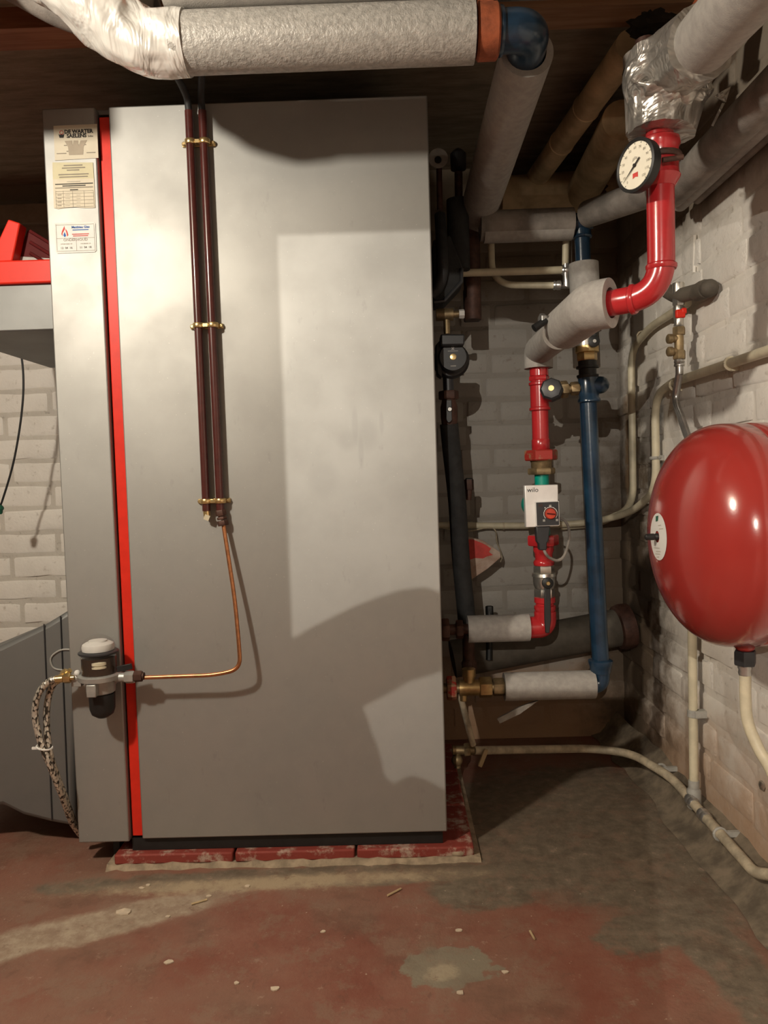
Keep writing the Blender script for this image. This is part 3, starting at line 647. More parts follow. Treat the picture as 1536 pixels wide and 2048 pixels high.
g = G(); colseg(g, 764, 822, 38, prof=[(0, .98), (.03, 1.1), (.1, 1.1), (.14, .97), (.86, .97), (.9, 1.1), (.97, 1.1), (1, .98)]); build(g, 'tee', 'red_paint', t)
g = G(); colseg(g, 878, 900, 36); build(g, 'adapter', 'red_paint', t)
g = G(); colseg(g, 900, 921, 66, True); build(g, 'union_nut', 'rubbed_red', t)
g = G(); colseg(g, 921, 938, 41, prof=[(0, .9), (.2, 1), (.8, 1), (1, 1.1)]); colseg(g, 936, 949, 55, True); build(g, 'brass_union', 'dull_brass', t)
g = G(); colseg(g, 1070, 1091, 62, True); build(g, 'union_nut', 'red_paint', t)
g = G(); colseg(g, 1091, 1130, 40, prof=[(0, 1), (.12, 1.05), (.22, 1.0), (.3, .85), (.6, .9), (.75, 1.02), (1, 1)]); build(g, 'reducer', 'red_paint', t)
g = G(); colseg(g, 1194, 1228, 40, prof=[(0, .95), (.2, .98), (.3, 1.08), (.5, 1.08), (.55, .9), (.65, .9), (.7, 1.05), (1, 1.05)]); build(g, 'adapter', 'red_paint', t)
eb = P(xr(1252), 1254, RYC); ff = P(935, 1256, RYC)
build(G().tube(fillet([P(xr(1222), 1222, RYC), eb, V((P(1050, 1256, RYC).x, RYC, eb.z))], .035, 8), .0285, 22), 'elbow', 'red_paint', t)
build(G().hollow([(P(1058, 1256, RYC).x, RYC, eb.z), (ff.x, RYC, eb.z)], .0355, .02, 28), 'insulation_sleeve', 'foam', t)
build(G().tube([(ff.x-.075, RYC, eb.z), (ff.x+.03, RYC, eb.z)], .014, 14).hex((ff.x-.068, RYC, eb.z), (1, 0, 0), 0, .02, .03).hex((ff.x-.03, RYC, eb.z), (1, 0, 0), 0, .018, .025), 'brass_connector', 'brown_iron', t)
# circulating pump with white face plate
pw = P(1083, 1012, 1.9)
t = thing('circulation_pump', P(1085, 1070, RYC), 'green pump with white face plate and red dial on the red pipe', 'pump')
g = G(); colseg(g, 948, 1072, 28, prof=[(0, 1), (1, 1)]); build(g, 'pump_pipe', 'green_pump', t)
build(G().lathe((pw.x, RYC+.02, pw.z), (0, -1, 0), [(0, .02), (.01, .032), (.05, .034), (.06, .032), (.062, .03)], 28), 'volute', 'green_pump', t)
build(G().lathe((pw.x, RYC-.04, pw.z), (0, -1, 0), [(0, .031), (.062, .031)], 28), 'motor', 'charcoal', t)
yf = 1.885
def fp4(c4, Y): return [P(x, y, Y) for x, y in c4]
build(G().prism(fp4([(1049, 971), (1116, 969), (1117.5, 1053), (1052, 1055)], yf), (0, .022, 0)), 'face_plate', 'plate', t, bevel=.002)
cm = build(G().prism(fp4([(1071, 1004), (1118, 1002), (1119.5, 1051), (1073, 1053)], yf-.012), (0, .012, 0)), 'control_frame', 'white_print', t, bevel=.0008)
build(G().prism(fp4([(1072.2, 1005.2), (1116.8, 1003.2), (1118.2, 1049.8), (1074.2, 1051.8)], yf-.0128), (0, .001, 0)), 'control_panel', 'charcoal', t, smooth=0)
text('wilo', .0165, P(1065.5, 980, yf-.0008), (1, 0, 0), (0, 0, 1), 'ink', t)
kc = P(1101, 1027.5, yf-.013)
build(G().lathe(kc, (0, -1, 0), [(0, .0135), (.005, .013), (.007, .011), (.0075, .004)], 24), 'dial_knob', 'knob_red', t)
build(G().box(kc+V((0, -.008, .0)), (.02, .002, .003), Matrix.Rotation(.12, 3, 'Y')), 'knob_grip', 'dark_red_plastic', t)
a_, b_, _ = frame((0, -1, 0))
arc = [kc+V((math.sin(q_)*.0165, -.0004, math.cos(q_)*.0165)) for q_ in [math.radians(-130+26*i) for i in range(11)]]
build(G().tube(arc, .0008, 5), 'scale_arc', 'white_print', t)
for x, y in ((1100.5, 1012), (1088, 1041), (1114, 1040)): build(G().box(P(x, y, yf-.0134), (.0055, .0004, .0055)), 'pictogram', 'grey_plastic', t, smooth=0)
build(G().lathe(P(1090, 1015.5, yf-.0132), (0, -1, 0), [(0, .0014), (.0006, .0014)], 8), 'indicator', 'white_print', t)
text('88', .011, P(1081, 1011, yf-.0134), (1, 0, 0), (0, 0, 1), 'brown_iron', t, 'display_digits')
g = G().prism(fp4([(1072, 1053), (1101, 1052), (1097, 1083), (1094, 1086), (1094, 1100), (1079, 1101), (1078, 1088), (1074, 1084)], yf-.006), (0, .026, 0)); build(g, 'power_plug', 'charcoal', t, bevel=.003)
build(G().tube(spline([P(1087, 1098, yf), P(1092, 1108, yf), P(1100, 1116, yf+.01), P(1115, 1121, yf+.02), P(1128, 1112, yf+.03), P(1137, 1085, yf+.05), P(1138, 1060, yf+.06), P(1130, 1042, yf+.06), P(1116, 1035, yf+.07)], 8), .0036, 8), 'power_cable', 'dirty_foam', t)
# ball valve below the pump
t = thing('ball_valve', P(xr(1195), 1195, RYC), 'nickel ball valve with long black lever below the pump', 'valve')
g = G(); colseg(g, 1130, 1146, 42, True); colseg(g, 1146, 1176, 45, prof=[(0, .85), (.2, .95), (.45, 1), (.75, 1), (.8, 1.1), (1, 1.05)]); colseg(g, 1176, 1195, 42, True); build(g, 'body', 'nickel', t)
h0 = P(1095, 1166, RYC-.035)
build(G().lathe(h0+V((0, .02, 0)), (0, -1, 0), [(0, .009), (.016, .0095), (.018, .0145), (.026, .0145), (.028, .011)], 18), 'lever_hub', 'black', t)
build(G().lathe(h0+V((0, -.008, 0)), (0, -1, 0), [(0, .006), (.004, .0045)], 8), 'lever_nut', 'gold_brass', t)
build(G().prism([P(1089, 1172, RYC-.038), P(1101, 1172, RYC-.038), P(1102, 1240, RYC-.05), P(1099, 1266, RYC-.05), P(1091, 1266, RYC-.05), P(1089, 1238, RYC-.05)], (0, .006, 0)), 'lever', 'black', t, bevel=.0015)
# valve with lever on the horizontal run
hv = hy(1.72)
t = thing('ball_valve', hv-V((0, 0, .03)), 'steel ball valve with black lever between two foam sleeves', 'valve')
build(G().tube([hy(1.68), hy(1.765)], .029, 18), 'body', 'nickel', t)
k1 = P(1112, 640, 1.66); k2 = P(1085, 640, 1.66)
build(G().tube([P(1130, 632, 1.70), k1, k2], .0095, 12).hex(P(1120, 634, 1.68), (P(1090, 641, 1.66)-P(1120, 634, 1.68)), 0, .016, .016), 'stem', 'steel', t)
build(G().hex(k2, (-1, -.2, -.0), -.005, .006, .014), 'stem_nut', 'steel', t)
build(G().tube([P(1092, 640, 1.655), P(1068, 657, 1.65)], [.007, .0085], 12), 'lever', 'black', t)

# bypass valve between the red and blue pipes
kb = P(1103, 779, 1.93)
t = thing('bypass_valve', P(1103, 800, 1.95), 'black hexagonal bypass knob with brass union beside the red tee', 'valve')
ax = V((-.25, -1, .12)).normalized()
build(G().lathe(kb-ax*.03, ax, [(0, .026), (.012, .029), (.036, .0285), (.043, .024), (.045, .015)], 8), 'knob', 'charcoal', t, smooth=25)
build(G().lathe(kb+ax*.015, ax, [(0, .0075), (.002, .007)], 14), 'knob_screw', 'gold_brass', t)
build(G().lathe(kb-ax*.055, ax, [(0, .02), (.02, .022), (.03, .02)], 16), 'valve_body', 'dull_brass', t)
v0 = P(1090, 782, 1.985); v1 = P(1163, 776, 1.985); dv = v1-v0
build(G().tube([v0, v1], .0125, 14).hex(v0, dv, dv.length*.42, dv.length*.62, .022).hex(v0, dv, dv.length*.7, dv.length*.92, .0175), 'union', 'dull_brass', t)

# ------------------------------------------------------------------ blue column
YB = 1.985
def xb_(y): return 1176+(y-800)*.0436
t = thing('blue_return_pipe', P(1203, 1375, YB), 'long dark blue pipe standing beside the red one', 'pipe')
eq = P(1201, 1366, YB)
build(G().tube(fillet([P(xb_(790), 790, YB), P(1199, 1290, YB), P(1203, 1340, YB), eq+V((0, 0, -.005)), V((P(1170, 1368, YB).x, YB, eq.z-.005))], [.1, .05, .035], 8), .0218, 24), 'pipe', 'blue_paint', t)
g = G(); colseg(g, 1318, 1345, 44, Y=YB, fx=lambda y: 1201, prof=[(0, .9), (.5, 1), (.7, 1.1), (.9, 1.1), (1, .9)]); build(g, 'elbow_collar', 'blue_paint', t)
g = G(); colseg(g, 756, 806, 40, Y=YB, fx=lambda y: 1178+(y-800)*.04, prof=[(0, .95), (.05, 1.12), (.14, 1.12), (.2, 1), (1, 1)]); q0 = P(1172, 770, YB); g.tube([q0, P(1200, 770, YB-.005)], .022, 18).ball(P(1201, 770, YB-.005), .022); build(g, 'tee', 'blue_paint', t)
fl_ = V((P(1008, 1368, YB).x, YB, eq.z-.003))
build(G().hollow([fl_, (P(1188, 1368, YB).x, YB, eq.z-.003)], .0365, .021, 28), 'insulation_sleeve', 'foam', t)
g = G(); bx = lambda px: V((P(px, 1366, YB).x, YB, eq.z-.003))
X1 = V((1, 0, 0))
build(G().tube([bx(885), bx(1020)], .013, 14).hex(bx(986), X1, 0, .028, .024), 'brass_nipple', 'dull_brass', t)
build(G().tube([bx(918), bx(962)], .021, 18).hex(bx(958), X1, 0, .032, .0275).tube([bx(938), bx(938)+V((0, 0, .05))], .015, 14).lathe(bx(938)+V((0, 0, .03)), (0, 0, 1), [(0, .018), (.02, .018), (.022, .013)], 14).tube([bx(926), bx(926)+V((0, .0, -.034))], .009, 10), 'brass_tee', 'brass', t)
build(G().hex(bx(893), X1, 0, .024, .032), 'rust_nut', 'rubbed_red', t)
# valve and couplings above the blue tee
t = thing('ball_valve', P(1176, 756, YB), 'nickel ball valve with black couplings above the blue pipe', 'valve')
fxb = lambda y: 1175+(y-740)*.03
g = G(); colseg(g, 722, 757, 38, Y=YB, fx=fxb, prof=[(0, 1), (.1, 1.12), (.2, 1.12), (.22, .9), (.55, .9), (.58, 1.15), (.7, 1.15), (.72, .95), (1, .95)]); build(g, 'rubber_coupling', 'black', t)
g = G(); colseg(g, 705, 722, 40, True, Y=YB, fx=fxb); colseg(g, 692, 706, 46, Y=YB, fx=fxb); build(g, 'brass_union', 'brass', t)
g = G(); colseg(g, 664, 693, 42, Y=YB, fx=fxb, prof=[(0, 1.05), (.3, 1), (1, .9)]); build(g, 'body', 'nickel', t)
hb_ = P(1186, 684, YB-.03)
build(G().lathe(hb_+V((0, .015, 0)), (0, -1, 0), [(0, .008), (.012, .012), (.02, .0145), (.026, .0145), (.028, .010)], 16), 'lever_hub', 'black', t)
build(G().lathe(hb_+V((0, -.013, 0)), (0, -1, 0), [(0, .005), (.003, .0045)], 8), 'lever_nut', 'steel', t)
build(G().tube([hb_+V((0, -.005, .0)), P(1190, 662, YB-.03), P(1192, 650, YB-.03)], [.009, .008, .007], 10), 'lever', 'black', t)
# upper blue run with foam sleeves
YU = 2.12
t = thing('blue_upper_pipe', P(1168, 670, YU), 'dark blue pipe and grey foam sleeves high in the corner', 'pipe')
build(G().tube([P(1172, 672, YU), P(1163, 445, YU)], .0205, 20), 'pipe', 'blue_paint', t)
build(G().hollow([P(1173, 664, YU), P(1167, 527, YU)], .0395, .021, 28), 'insulation_sleeve', 'foam', t)
e0 = P(1161, 448, YU)
build(G().tube([P(1164, 475, YU), P(1160, 430, YU)], .025, 18).ring(P(1164, 474, YU), (0, 0, 1), .022, .005).tube([P(1130, 450, YU), P(1185, 440, YU-.02)], .022, 16), 'tee', 'blue_paint', t)
l0 = P(1145, 446, YU); l1 = P(960, 452, YU); l0.z = l1.z = (l0.z+l1.z)/2
build(G().hollow([l1, l0], .040, .024, 28), 'insulation_sleeve', 'dirty_foam', t)
build(G().hollow([l1+V((.01, .0, -.012)), l0+V((-.002, 0, -.012))], .034, .024, 24), 'insulation_lining', 'foam', t)
build(G().hollow([P(1176, 428, YU-.03), P(1312, 380, 1.86)], .035, .022, 28), 'insulation_sleeve', 'dirty_foam', t)

# ------------------------------------------------------------------ dark pump group behind the boiler edge
YG = 2.06
gp = P(906, 714, 1.985)
t = thing('circulation_pump', P(903, 760, YG), 'black circulation pump with round face beside the boiler', 'pump')
build(G().lathe((gp.x, YG+.03, gp.z), (0, -1, 0), [(0, .03), (.01, .046), (.045, .048), (.055, .042), (.056, .036), (.1, .0365), (.106, .034)], 28), 'motor_housing', 'charcoal', t)
build(G().prism(fp4([(881, 668), (930, 668), (929, 690), (881, 691)], 1.96), (0, .05, 0)), 'terminal_box', 'charcoal', t, bevel=.004)
build(G().prism(fp4([(871, 690), (884, 676), (884, 755), (874, 748)], 2.0), (0, .05, 0)), 'flange', 'black', t, bevel=.003)
yfg = YG+.03-.1065
build(G().lathe((gp.x, yfg, gp.z), (0, -1, 0), [(0, .0085), (.003, .0082), (.0035, .006)], 16), 'vent_screw', 'gold_brass', t)
build(G().span((gp.x-.013, yfg-.0004, gp.z+.0145), (gp.x+.013, yfg, gp.z+.0155)), 'print_line', 'white_print', t, smooth=0)
for s_ in (-1, 1): build(G().box((gp.x, yfg-.0004, gp.z+.021), (.0085, .0004, .0018), Matrix.Rotation(s_*.8, 3, 'Y')), 'logo_mark', 'white_print', t, smooth=0)
build(G().span((gp.x-.007, yfg-.0003, gp.z-.0245), (gp.x+.007, yfg, gp.z-.0215)), 'print_line', 'grey_plastic', t, smooth=0)
for x, z in ((.016, .003), (.016, -.008), (-.014, -.012)): build(G().span((gp.x+x-.004, yfg-.0003, gp.z+z-.001), (gp.x+x+.004, yfg, gp.z+z+.001)), 'print_line', 'charcoal', t, smooth=0)
fxg = lambda y: 897+(y-780)*.03
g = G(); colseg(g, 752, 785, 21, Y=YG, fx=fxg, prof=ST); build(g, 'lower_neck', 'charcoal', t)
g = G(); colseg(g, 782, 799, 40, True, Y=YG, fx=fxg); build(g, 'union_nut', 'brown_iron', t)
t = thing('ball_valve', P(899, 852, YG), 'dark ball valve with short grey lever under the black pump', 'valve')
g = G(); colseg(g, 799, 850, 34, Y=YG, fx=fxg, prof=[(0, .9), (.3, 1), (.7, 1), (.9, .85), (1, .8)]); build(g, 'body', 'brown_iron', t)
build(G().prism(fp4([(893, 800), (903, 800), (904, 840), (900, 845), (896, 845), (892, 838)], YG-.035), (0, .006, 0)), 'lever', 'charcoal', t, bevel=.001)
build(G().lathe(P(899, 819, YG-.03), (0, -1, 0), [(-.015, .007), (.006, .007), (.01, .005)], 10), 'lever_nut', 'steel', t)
t = thing('safety_valve', P(893, 655, YG), 'brass valve with white cap above the black pump', 'valve')
y0 = P(893, 630, YG)
build(G().tube([P(872, 630, YG), P(906, 629, YG)], .0165, 16).tube([y0, P(894, 668, YG)], .0085, 12).tube([P(906, 629, YG), P(918, 628, YG)], .009, 12), 'body', 'dull_brass', t)
build(G().hex(P(918, 628, YG), (1, 0, 0), 0, .014, .012), 'cap', 'white_paper', t)
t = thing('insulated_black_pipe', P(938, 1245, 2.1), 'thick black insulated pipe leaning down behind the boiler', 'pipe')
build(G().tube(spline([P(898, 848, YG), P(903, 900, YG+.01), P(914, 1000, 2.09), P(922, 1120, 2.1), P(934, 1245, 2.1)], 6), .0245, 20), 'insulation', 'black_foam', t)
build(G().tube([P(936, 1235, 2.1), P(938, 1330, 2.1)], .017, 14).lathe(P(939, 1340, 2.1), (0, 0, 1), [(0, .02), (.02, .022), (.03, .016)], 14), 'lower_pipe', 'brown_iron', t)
t = thing('drain_valve', P(938, 1010, 2.2), 'small dark valve behind the black insulated pipe', 'valve')
build(G().tube([P(936, 1000, 2.2), P(938, 975, 2.2)], .010, 12).hex(P(938, 980, 2.2), (0, 0, 1), 0, .03, .014), 'body', 'brown_iron', t); build(G().box(P(938, 963, 2.2), (.02, .02, .02)), 'cap', 'black', t, bevel=.003)
# black hoses and insulation shell at the top behind the boiler
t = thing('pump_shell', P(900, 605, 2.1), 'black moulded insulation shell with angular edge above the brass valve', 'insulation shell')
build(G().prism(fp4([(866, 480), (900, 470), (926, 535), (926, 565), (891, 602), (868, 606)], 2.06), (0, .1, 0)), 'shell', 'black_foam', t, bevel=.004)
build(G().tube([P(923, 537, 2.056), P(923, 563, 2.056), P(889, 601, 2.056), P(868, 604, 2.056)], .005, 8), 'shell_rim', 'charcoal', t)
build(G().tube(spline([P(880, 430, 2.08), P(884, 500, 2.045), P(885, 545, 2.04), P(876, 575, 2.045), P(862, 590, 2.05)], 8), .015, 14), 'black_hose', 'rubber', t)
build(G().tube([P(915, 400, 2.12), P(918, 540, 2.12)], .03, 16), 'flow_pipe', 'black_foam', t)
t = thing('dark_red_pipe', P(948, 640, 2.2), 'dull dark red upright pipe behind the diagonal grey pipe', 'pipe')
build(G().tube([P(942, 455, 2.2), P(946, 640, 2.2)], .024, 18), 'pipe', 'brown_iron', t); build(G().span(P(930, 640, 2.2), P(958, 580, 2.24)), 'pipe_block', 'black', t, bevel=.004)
t = thing('pressure_dial', P(876, 345, 2.1), 'small pale ring dial high behind the boiler edge', 'gauge')
build(G().lathe(P(876, 320, 2.1), (0, -1, 0), [(0, .024), (.012, .026), (.013, .012)], 24), 'ring', 'grey_plastic', t); build(G().lathe(P(876, 320, 2.088), (0, -1, 0), [(0, .010), (.003, .009)], 14), 'hub', 'black', t); build(G().tube([P(878, 335, 2.1), P(880, 420, 2.1)], .008, 10), 'stem', 'brown_iron', t)
t = thing('air_vent', P(915, 430, 2.15), 'black automatic air vent in the dark beside the grey pipe', 'air vent')
build(G().lathe(P(917, 342, 2.15), (0, 0, 1), [(0, .01), (.004, .021), (.045, .022), (.055, .013), (.06, .005)], 18), 'cap', 'charcoal', t); build(G().tube([P(917, 345, 2.15), P(918, 430, 2.15)], .011, 12), 'stem', 'brown_iron', t)
# ------------------------------------------------------------------ low behind the boiler
t = thing('drain_pipe', P(1240, 1260, 2.42), 'wide dark grey drain pipe sloping behind the blue pipe', 'pipe')
build(G().tube([P(905, 1318, 2.36), P(1252, 1252, 2.40)], .058, 28), 'pipe', 'drain_grey', t)
build(G().lathe(P(1232, 1256, 2.398), P(1252, 1252, 2.40)-P(905, 1318, 2.36), [(0, .058), (.004, .068), (.02, .072), (.045, .07), (.05, .06)], 28), 'flange', 'brown_iron', t)
t = thing('small_black_pipe', P(976, 1225, 2.3), 'short black pipe stub above the lower foam sleeve', 'pipe')
build(G().tube([P(978, 1320, 2.28), P(979, 1216, 2.3)], .0095, 12), 'stub', 'black', t); build(G().hex(P(979, 1232, 2.3), (0, 0, 1), 0, .03, .012), 'cap', 'black', t)
build(G().prism([P(994, 1438, 1.99), P(1000, 1447, 1.99), P(1040, 1428, 1.985), P(1076, 1402, 1.98), P(1055, 1408, 1.98), P(1030, 1419, 1.985)], (.004, .012, 0)), 'foam_strip', 'foam', label='torn strip of grey foam hanging under the blue pipe sleeve', cat='foam strip')
t = thing('cardboard_piece', P(960, 1160, 2.35), 'red and cream triangular piece behind the black insulated pipe', 'cardboard')
cp_ = [P(930, 1072, 2.34), P(966, 1081, 2.34), P(1000, 1104, 2.34), P(1002, 1115, 2.34), P(975, 1138, 2.34), P(930, 1168, 2.34)]
build(G().prism(cp_, (0, .012, 0)), 'board', 'cardboard', t, bevel=.002)
build(G().prism([P(x, y, 2.339) for x, y in ((932, 1078), (946, 1079), (964, 1086), (972, 1090), (982, 1097), (978, 1104), (986, 1110), (974, 1113), (966, 1117), (950, 1116), (932, 1122))], (0, .0007, 0)), 'red_print', 'red_ink', t, smooth=0)
# valve with lever behind, low: pale drain hose falling to floor pipe
t = thing('drain_cock', P(918, 1530, 2.06), 'brass drain cock at the end of the floor pipe', 'valve')
build(G().tube([P(905, 1500, 2.06), P(948, 1501, 2.06)], .0125, 12).hex(P(928, 1500, 2.06), (1, 0, 0), 0, .016, .019).tube([P(915, 1500, 2.06), P(915, 1535, 2.06)], .009, 10).ball(P(914, 1520, 2.055), .0155, (1, 1, 1.1)), 'body', 'dull_brass', t)
build(G().box(P(966, 1516, 2.05), (.012, .01, .05), Matrix.Rotation(.4, 3, 'Y')), 'lever', 'straw', t, bevel=.002)
build(G().tube([P(919, 1386, 2.02), P(946, 1490, 2.05)], .0085, 12), 'drain_tube', 'dirty_cream', label='pale tube slanting from the brass tee to the floor pipe', cat='pipe')

# ------------------------------------------------------------------ cream pipes on the walls
PW = .722; RP = .0108
def wpipe(name, pts, r, label, mt='cream', fil=.06, rad=RP):
    g = G().tube(fillet(pts, fil, 8), rad, 14); return build(g, name, mt, label=label, cat='pipe')
# floor pipe
zf = .036
f0 = P(948, 1501, 2.06)
fpts = [f0, P(1180, 1497, 2.22), PX(1262, 1506, .655), PX(1345, 1556, .70), PX(1400, 1622, .705), PX(1510, 1746, .705), PX(1548, 1750, .725), V((.725, 1.1, .05))]
t = thing('floor_pipe', fpts[2], 'cream pipe running along the floor and foot of the right wall', 'pipe')
build(G().tube(fillet(fpts, [.12, .09, .06, .05, .02, .02], 8), .0115, 14), 'tube', 'dirty_cream', t)
for a_, b_ in ((3, 4), (4, 5)):
    p0 = fpts[a_]; p1 = fpts[b_]; d = (p1-p0).normalized()
    build(G().lathe(p0.lerp(p1, .62 if a_ == 3 else .03), d, [(0, .012), (.004, .0145), (.014, .0145), (.018, .0125), (.022, .0145), (.03, .0145), (.034, .012)], 14), 'coupling', 'steel', t)
for px, py in ((1322, 1538), (1440, 1668)):
    q_ = PX(px, py, .705); build(G().ring(q_, (0, 1, 0), .0135, .0035, 14, 6).span((q_.x, q_.y-.005, q_.z-.006), (WX, q_.y+.005, q_.z+.006)), 'bracket', 'grey_plastic', t)
# upright on the right wall, disappears behind the vessel
u0_ = PX(1388, 1596, .715); u1_ = V((u0_.x, u0_.y, PX(1378, 1150, .715).z))
t = thing('upright_cream_pipe', u0_, 'straight cream pipe rising from the floor pipe behind the red vessel', 'pipe')
build(G().tube([u0_+V((0, 0, .04)), u1_], RP, 14), 'tube', 'cream', t)
build(G().lathe(u0_+V((0, 0, -.025)), (0, 0, 1), [(0, .014), (.004, .017), (.045, .017), (.05, .014)], 16).lathe(u0_+V((0, 0, .025)), (0, 0, 1), [(0, .0135), (.004, .013), (.008, .0135), (.012, .013), (.016, .0135), (.02, .0125)], 14), 'tee_fitting', 'grey_plastic', t)
q_ = V((u0_.x, u0_.y, PX(1387, 1427, .715).z))
build(G().lathe(q_-V((0, 0, .009)), (0, 0, 1), [(0, .0135), (.018, .0135)], 16).span((q_.x, q_.y-.017, q_.z-.009), (WX-.004, q_.y+.004, q_.z+.009)), 'pipe_clip', 'grey_plastic', t, bevel=.001)
# high pair on right wall and along the back wall
zk = P(1000, 1050, 2.50).z
h0_ = P(868, 1048, 2.5); h0_.z = zk+.006
pk = [h0_, P(1050, 1052, 2.5), P(1180, 1046, 2.49), PX(1262, 1026, .715), PX(1308, 980, .722), PX(1310, 792, .722), PX(1345, 765, .722), PX(1560, 697, .722)]
pk[4] = V((.722, pk[5].y, pk[4].z)); pk[7] = V((.722, .75, pk[6].z))
t = thing('wall_pipe', pk[5], 'cream pipe from the boiler climbing the right wall in the corner', 'pipe')
build(G().tube(fillet(pk, [.1, .07, .08, .07, .07, .03], 8), RP, 14), 'tube', 'cream', t)
for px, py in ((1461, 727), (1349, 770)):
    q_ = PX(px, py, .722); build(G().ring(q_, (0, 1, 0), .0125, .0035, 14, 6).span((q_.x, q_.y-.005, q_.z-.016), (WX, q_.y+.005, q_.z-.006)), 'bracket', 'cream', t)
q_ = PX(1311, 916, .722); build(G().ring(q_, (0, 0, 1), .0128, .005, 14, 6).span((q_.x, q_.y-.012, q_.z-.007), (WX, q_.y+.004, q_.z+.007)), 'bracket', 'grey_plastic', t)
build(G().lathe(P(897, 1050, 2.5), (1, 0, 0), [(0, .0122), (.003, .0122)], 14).lathe(P(1005, 1052, 2.5), (1, 0, 0), [(0, .012), (.006, .0122)], 14), 'joint', 'dirty_cream', t)
pj = [P(1120, 1054, 2.515), P(1195, 1048, 2.515), PX(1244, 1012, .722), PX(1262, 700, .722), PX(1300, 655, .722), PX(1375, 606, .722)]
pj[2] = V((.722, pj[3].y, pj[2].z)); 
t = thing('wall_pipe', pj[3], 'second cream pipe rising nearest the corner to the brown outlet', 'pipe')
build(G().tube(fillet(pj, [.05, .07, .07, .05], 8), RP, 14), 'tube', 'cream', t)
build(G().ring(PX(1283, 671, .722), (0, 1, .4), .0122, .0025, 14, 6), 'joint', 'dirty_cream', t)
wire = spline([P(885, 1056, 2.49), P(930, 1063, 2.49), P(985, 1056, 2.49), P(994, 1085, 2.44), P(1003, 1110, 2.39), P(1001, 1124, 2.39)], 8)
build(G().tube(wire, .0022, 6), 'thin_wire', 'dirty_cream', label='thin pale wire looping under the cream pipe on the back wall', cat='wire')

# small cream pipes high at the back
t = thing('cream_branch', P(1128, 580, 2.15), 'two short cream pipes joined by chrome elbows below the grey foam', 'pipe')
build(G().tube([P(924, 546, 2.15), P(1128, 540, 2.15)], .0105, 14), 'straight_tube', 'cream', t)
build(G().tube(fillet([P(982, 470, 2.2), P(984, 570, 2.2), P(1112, 571, 2.15)], .075, 10), .0095, 14), 'bent_tube', 'cream', t)
build(G().tube([P(1132, 465, 2.15), P(1131, 530, 2.15)], .0095, 14), 'upright_tube', 'cream', t)
for px, py in ((1126, 541), (1109, 571)):
    q_ = P(px, py, 2.15); build(G().lathe(q_, (1, 0, 0), [(-.004, .011), (0, .013), (.004, .011), (.008, .013), (.016, .013), (.018, .01)], 16), 'chrome_fitting', 'steel', t)
build(G().tube([P(1132, 528, 2.15), P(1133, 575, 2.15), P(1124, 571, 2.15)], .010, 12), 'chrome_elbow', 'steel', t)
build(G().tube([P(1143, 455, 2.16), P(1143, 600, 2.16)], .0022, 8), 'capillary', 'steel', t)

# ------------------------------------------------------------------ safety group on the right wall
XS = .69
t = thing('shutoff_group', PX(1345, 750, XS), 'brass fittings with small red handle hanging on the right wall', 'valve')
fxs = lambda y: 1331+(y-600)*.055
def sg(y0, y1, wpx, hexa, mt, name, prof=None):
    p0 = PX(fxs(y1), y1, XS); p1 = PX(fxs(y0), y0, XS); p0.y = p1.y = 1.86; d = p1-p0; L = d.length; r = wpx*.5*1.86/F; g = G()
    if hexa: g.hex(p0, d, 0, L, r)
    else: g.lathe(p0, d, [(a_*L, b_*r) for a_, b_ in (prof or [(0, .95), (.1, 1), (.9, 1), (1, .95)])], 18)
    build(g, name, mt, t)
o0 = PX(1335, 605, XS); o1 = PX(1366, 608, XS+.02)
build(G().tube(fillet([V((XS-.01, 1.90, o0.z+.02)), V((XS+.0, 1.87, o0.z)), V((XS+.03, 1.76, o0.z-.008))], .03), .0175, 18).ball(V((XS+.03, 1.755, o0.z-.009)), .0205).lathe(V((XS+.025, 1.775, o0.z-.007)), V((.15, -1, 0)), [(-.03, .019), (0, .0215), (.01, .021)], 18), 'grey_elbow', 'drain_grey', t)
sg(584, 612, 24, False, 'nickel', 'top_nipple'); sg(612, 626, 24, True, 'nickel', 'nut'); sg(626, 664, 20, False, 'nickel', 'valve_body', [(0, 1), (.1, .9), (.4, .9), (.5, 1.05), (.9, 1.05), (1, .95)])
sg(666, 681, 25, True, 'dull_brass', 'nut'); sg(681, 710, 18, False, 'dull_brass', 'check_valve'); sg(710, 727, 25, True, 'dull_brass', 'nut'); sg(727, 740, 20, False, 'steel', 'ring', [(0, 1), (.2, 1.05), (.4, .9), (.6, 1.05), (1, .9)]); sg(738, 756, 15, False, 'steel', 'ferrule')
for yy_ in (688, 712): 
    p0 = PX(fxs(yy_), yy_, XS); p0.y = 1.86; build(G().lathe(p0, (-1, -.1, .0), [(0, .009), (.016, .009), (.018, .0115), (.027, .0115), (.029, .009)], 14), 'test_port', 'dull_brass', t)
p0 = PX(1317, 652, XS); p0.y = 1.85
build(G().box(p0, (.022, .012, .020)).box(p0+V((.008, 0, .006)), (.012, .014, .014)), 'red_handle', 'red_plastic', t, bevel=.003)
hp = spline([V((PX(fxs(754), 754, XS).x, 1.86, PX(fxs(754), 754, XS).z)), PX(1352, 800, .69), PX(1364, 840, .68), PX(1385, 900, .67)], 8)
build(G().tube(hp, .0088, 14), 'steel_hose', 'steel', label='braided steel hose dropping behind the red vessel', cat='hose')
build(G().tube([PX(1390, 470, .742), PX(1388, 545, .742)], .004, 8), 'wall_rod', 'painted_mortar', label='thin painted rod lying against the right wall', cat='rod')

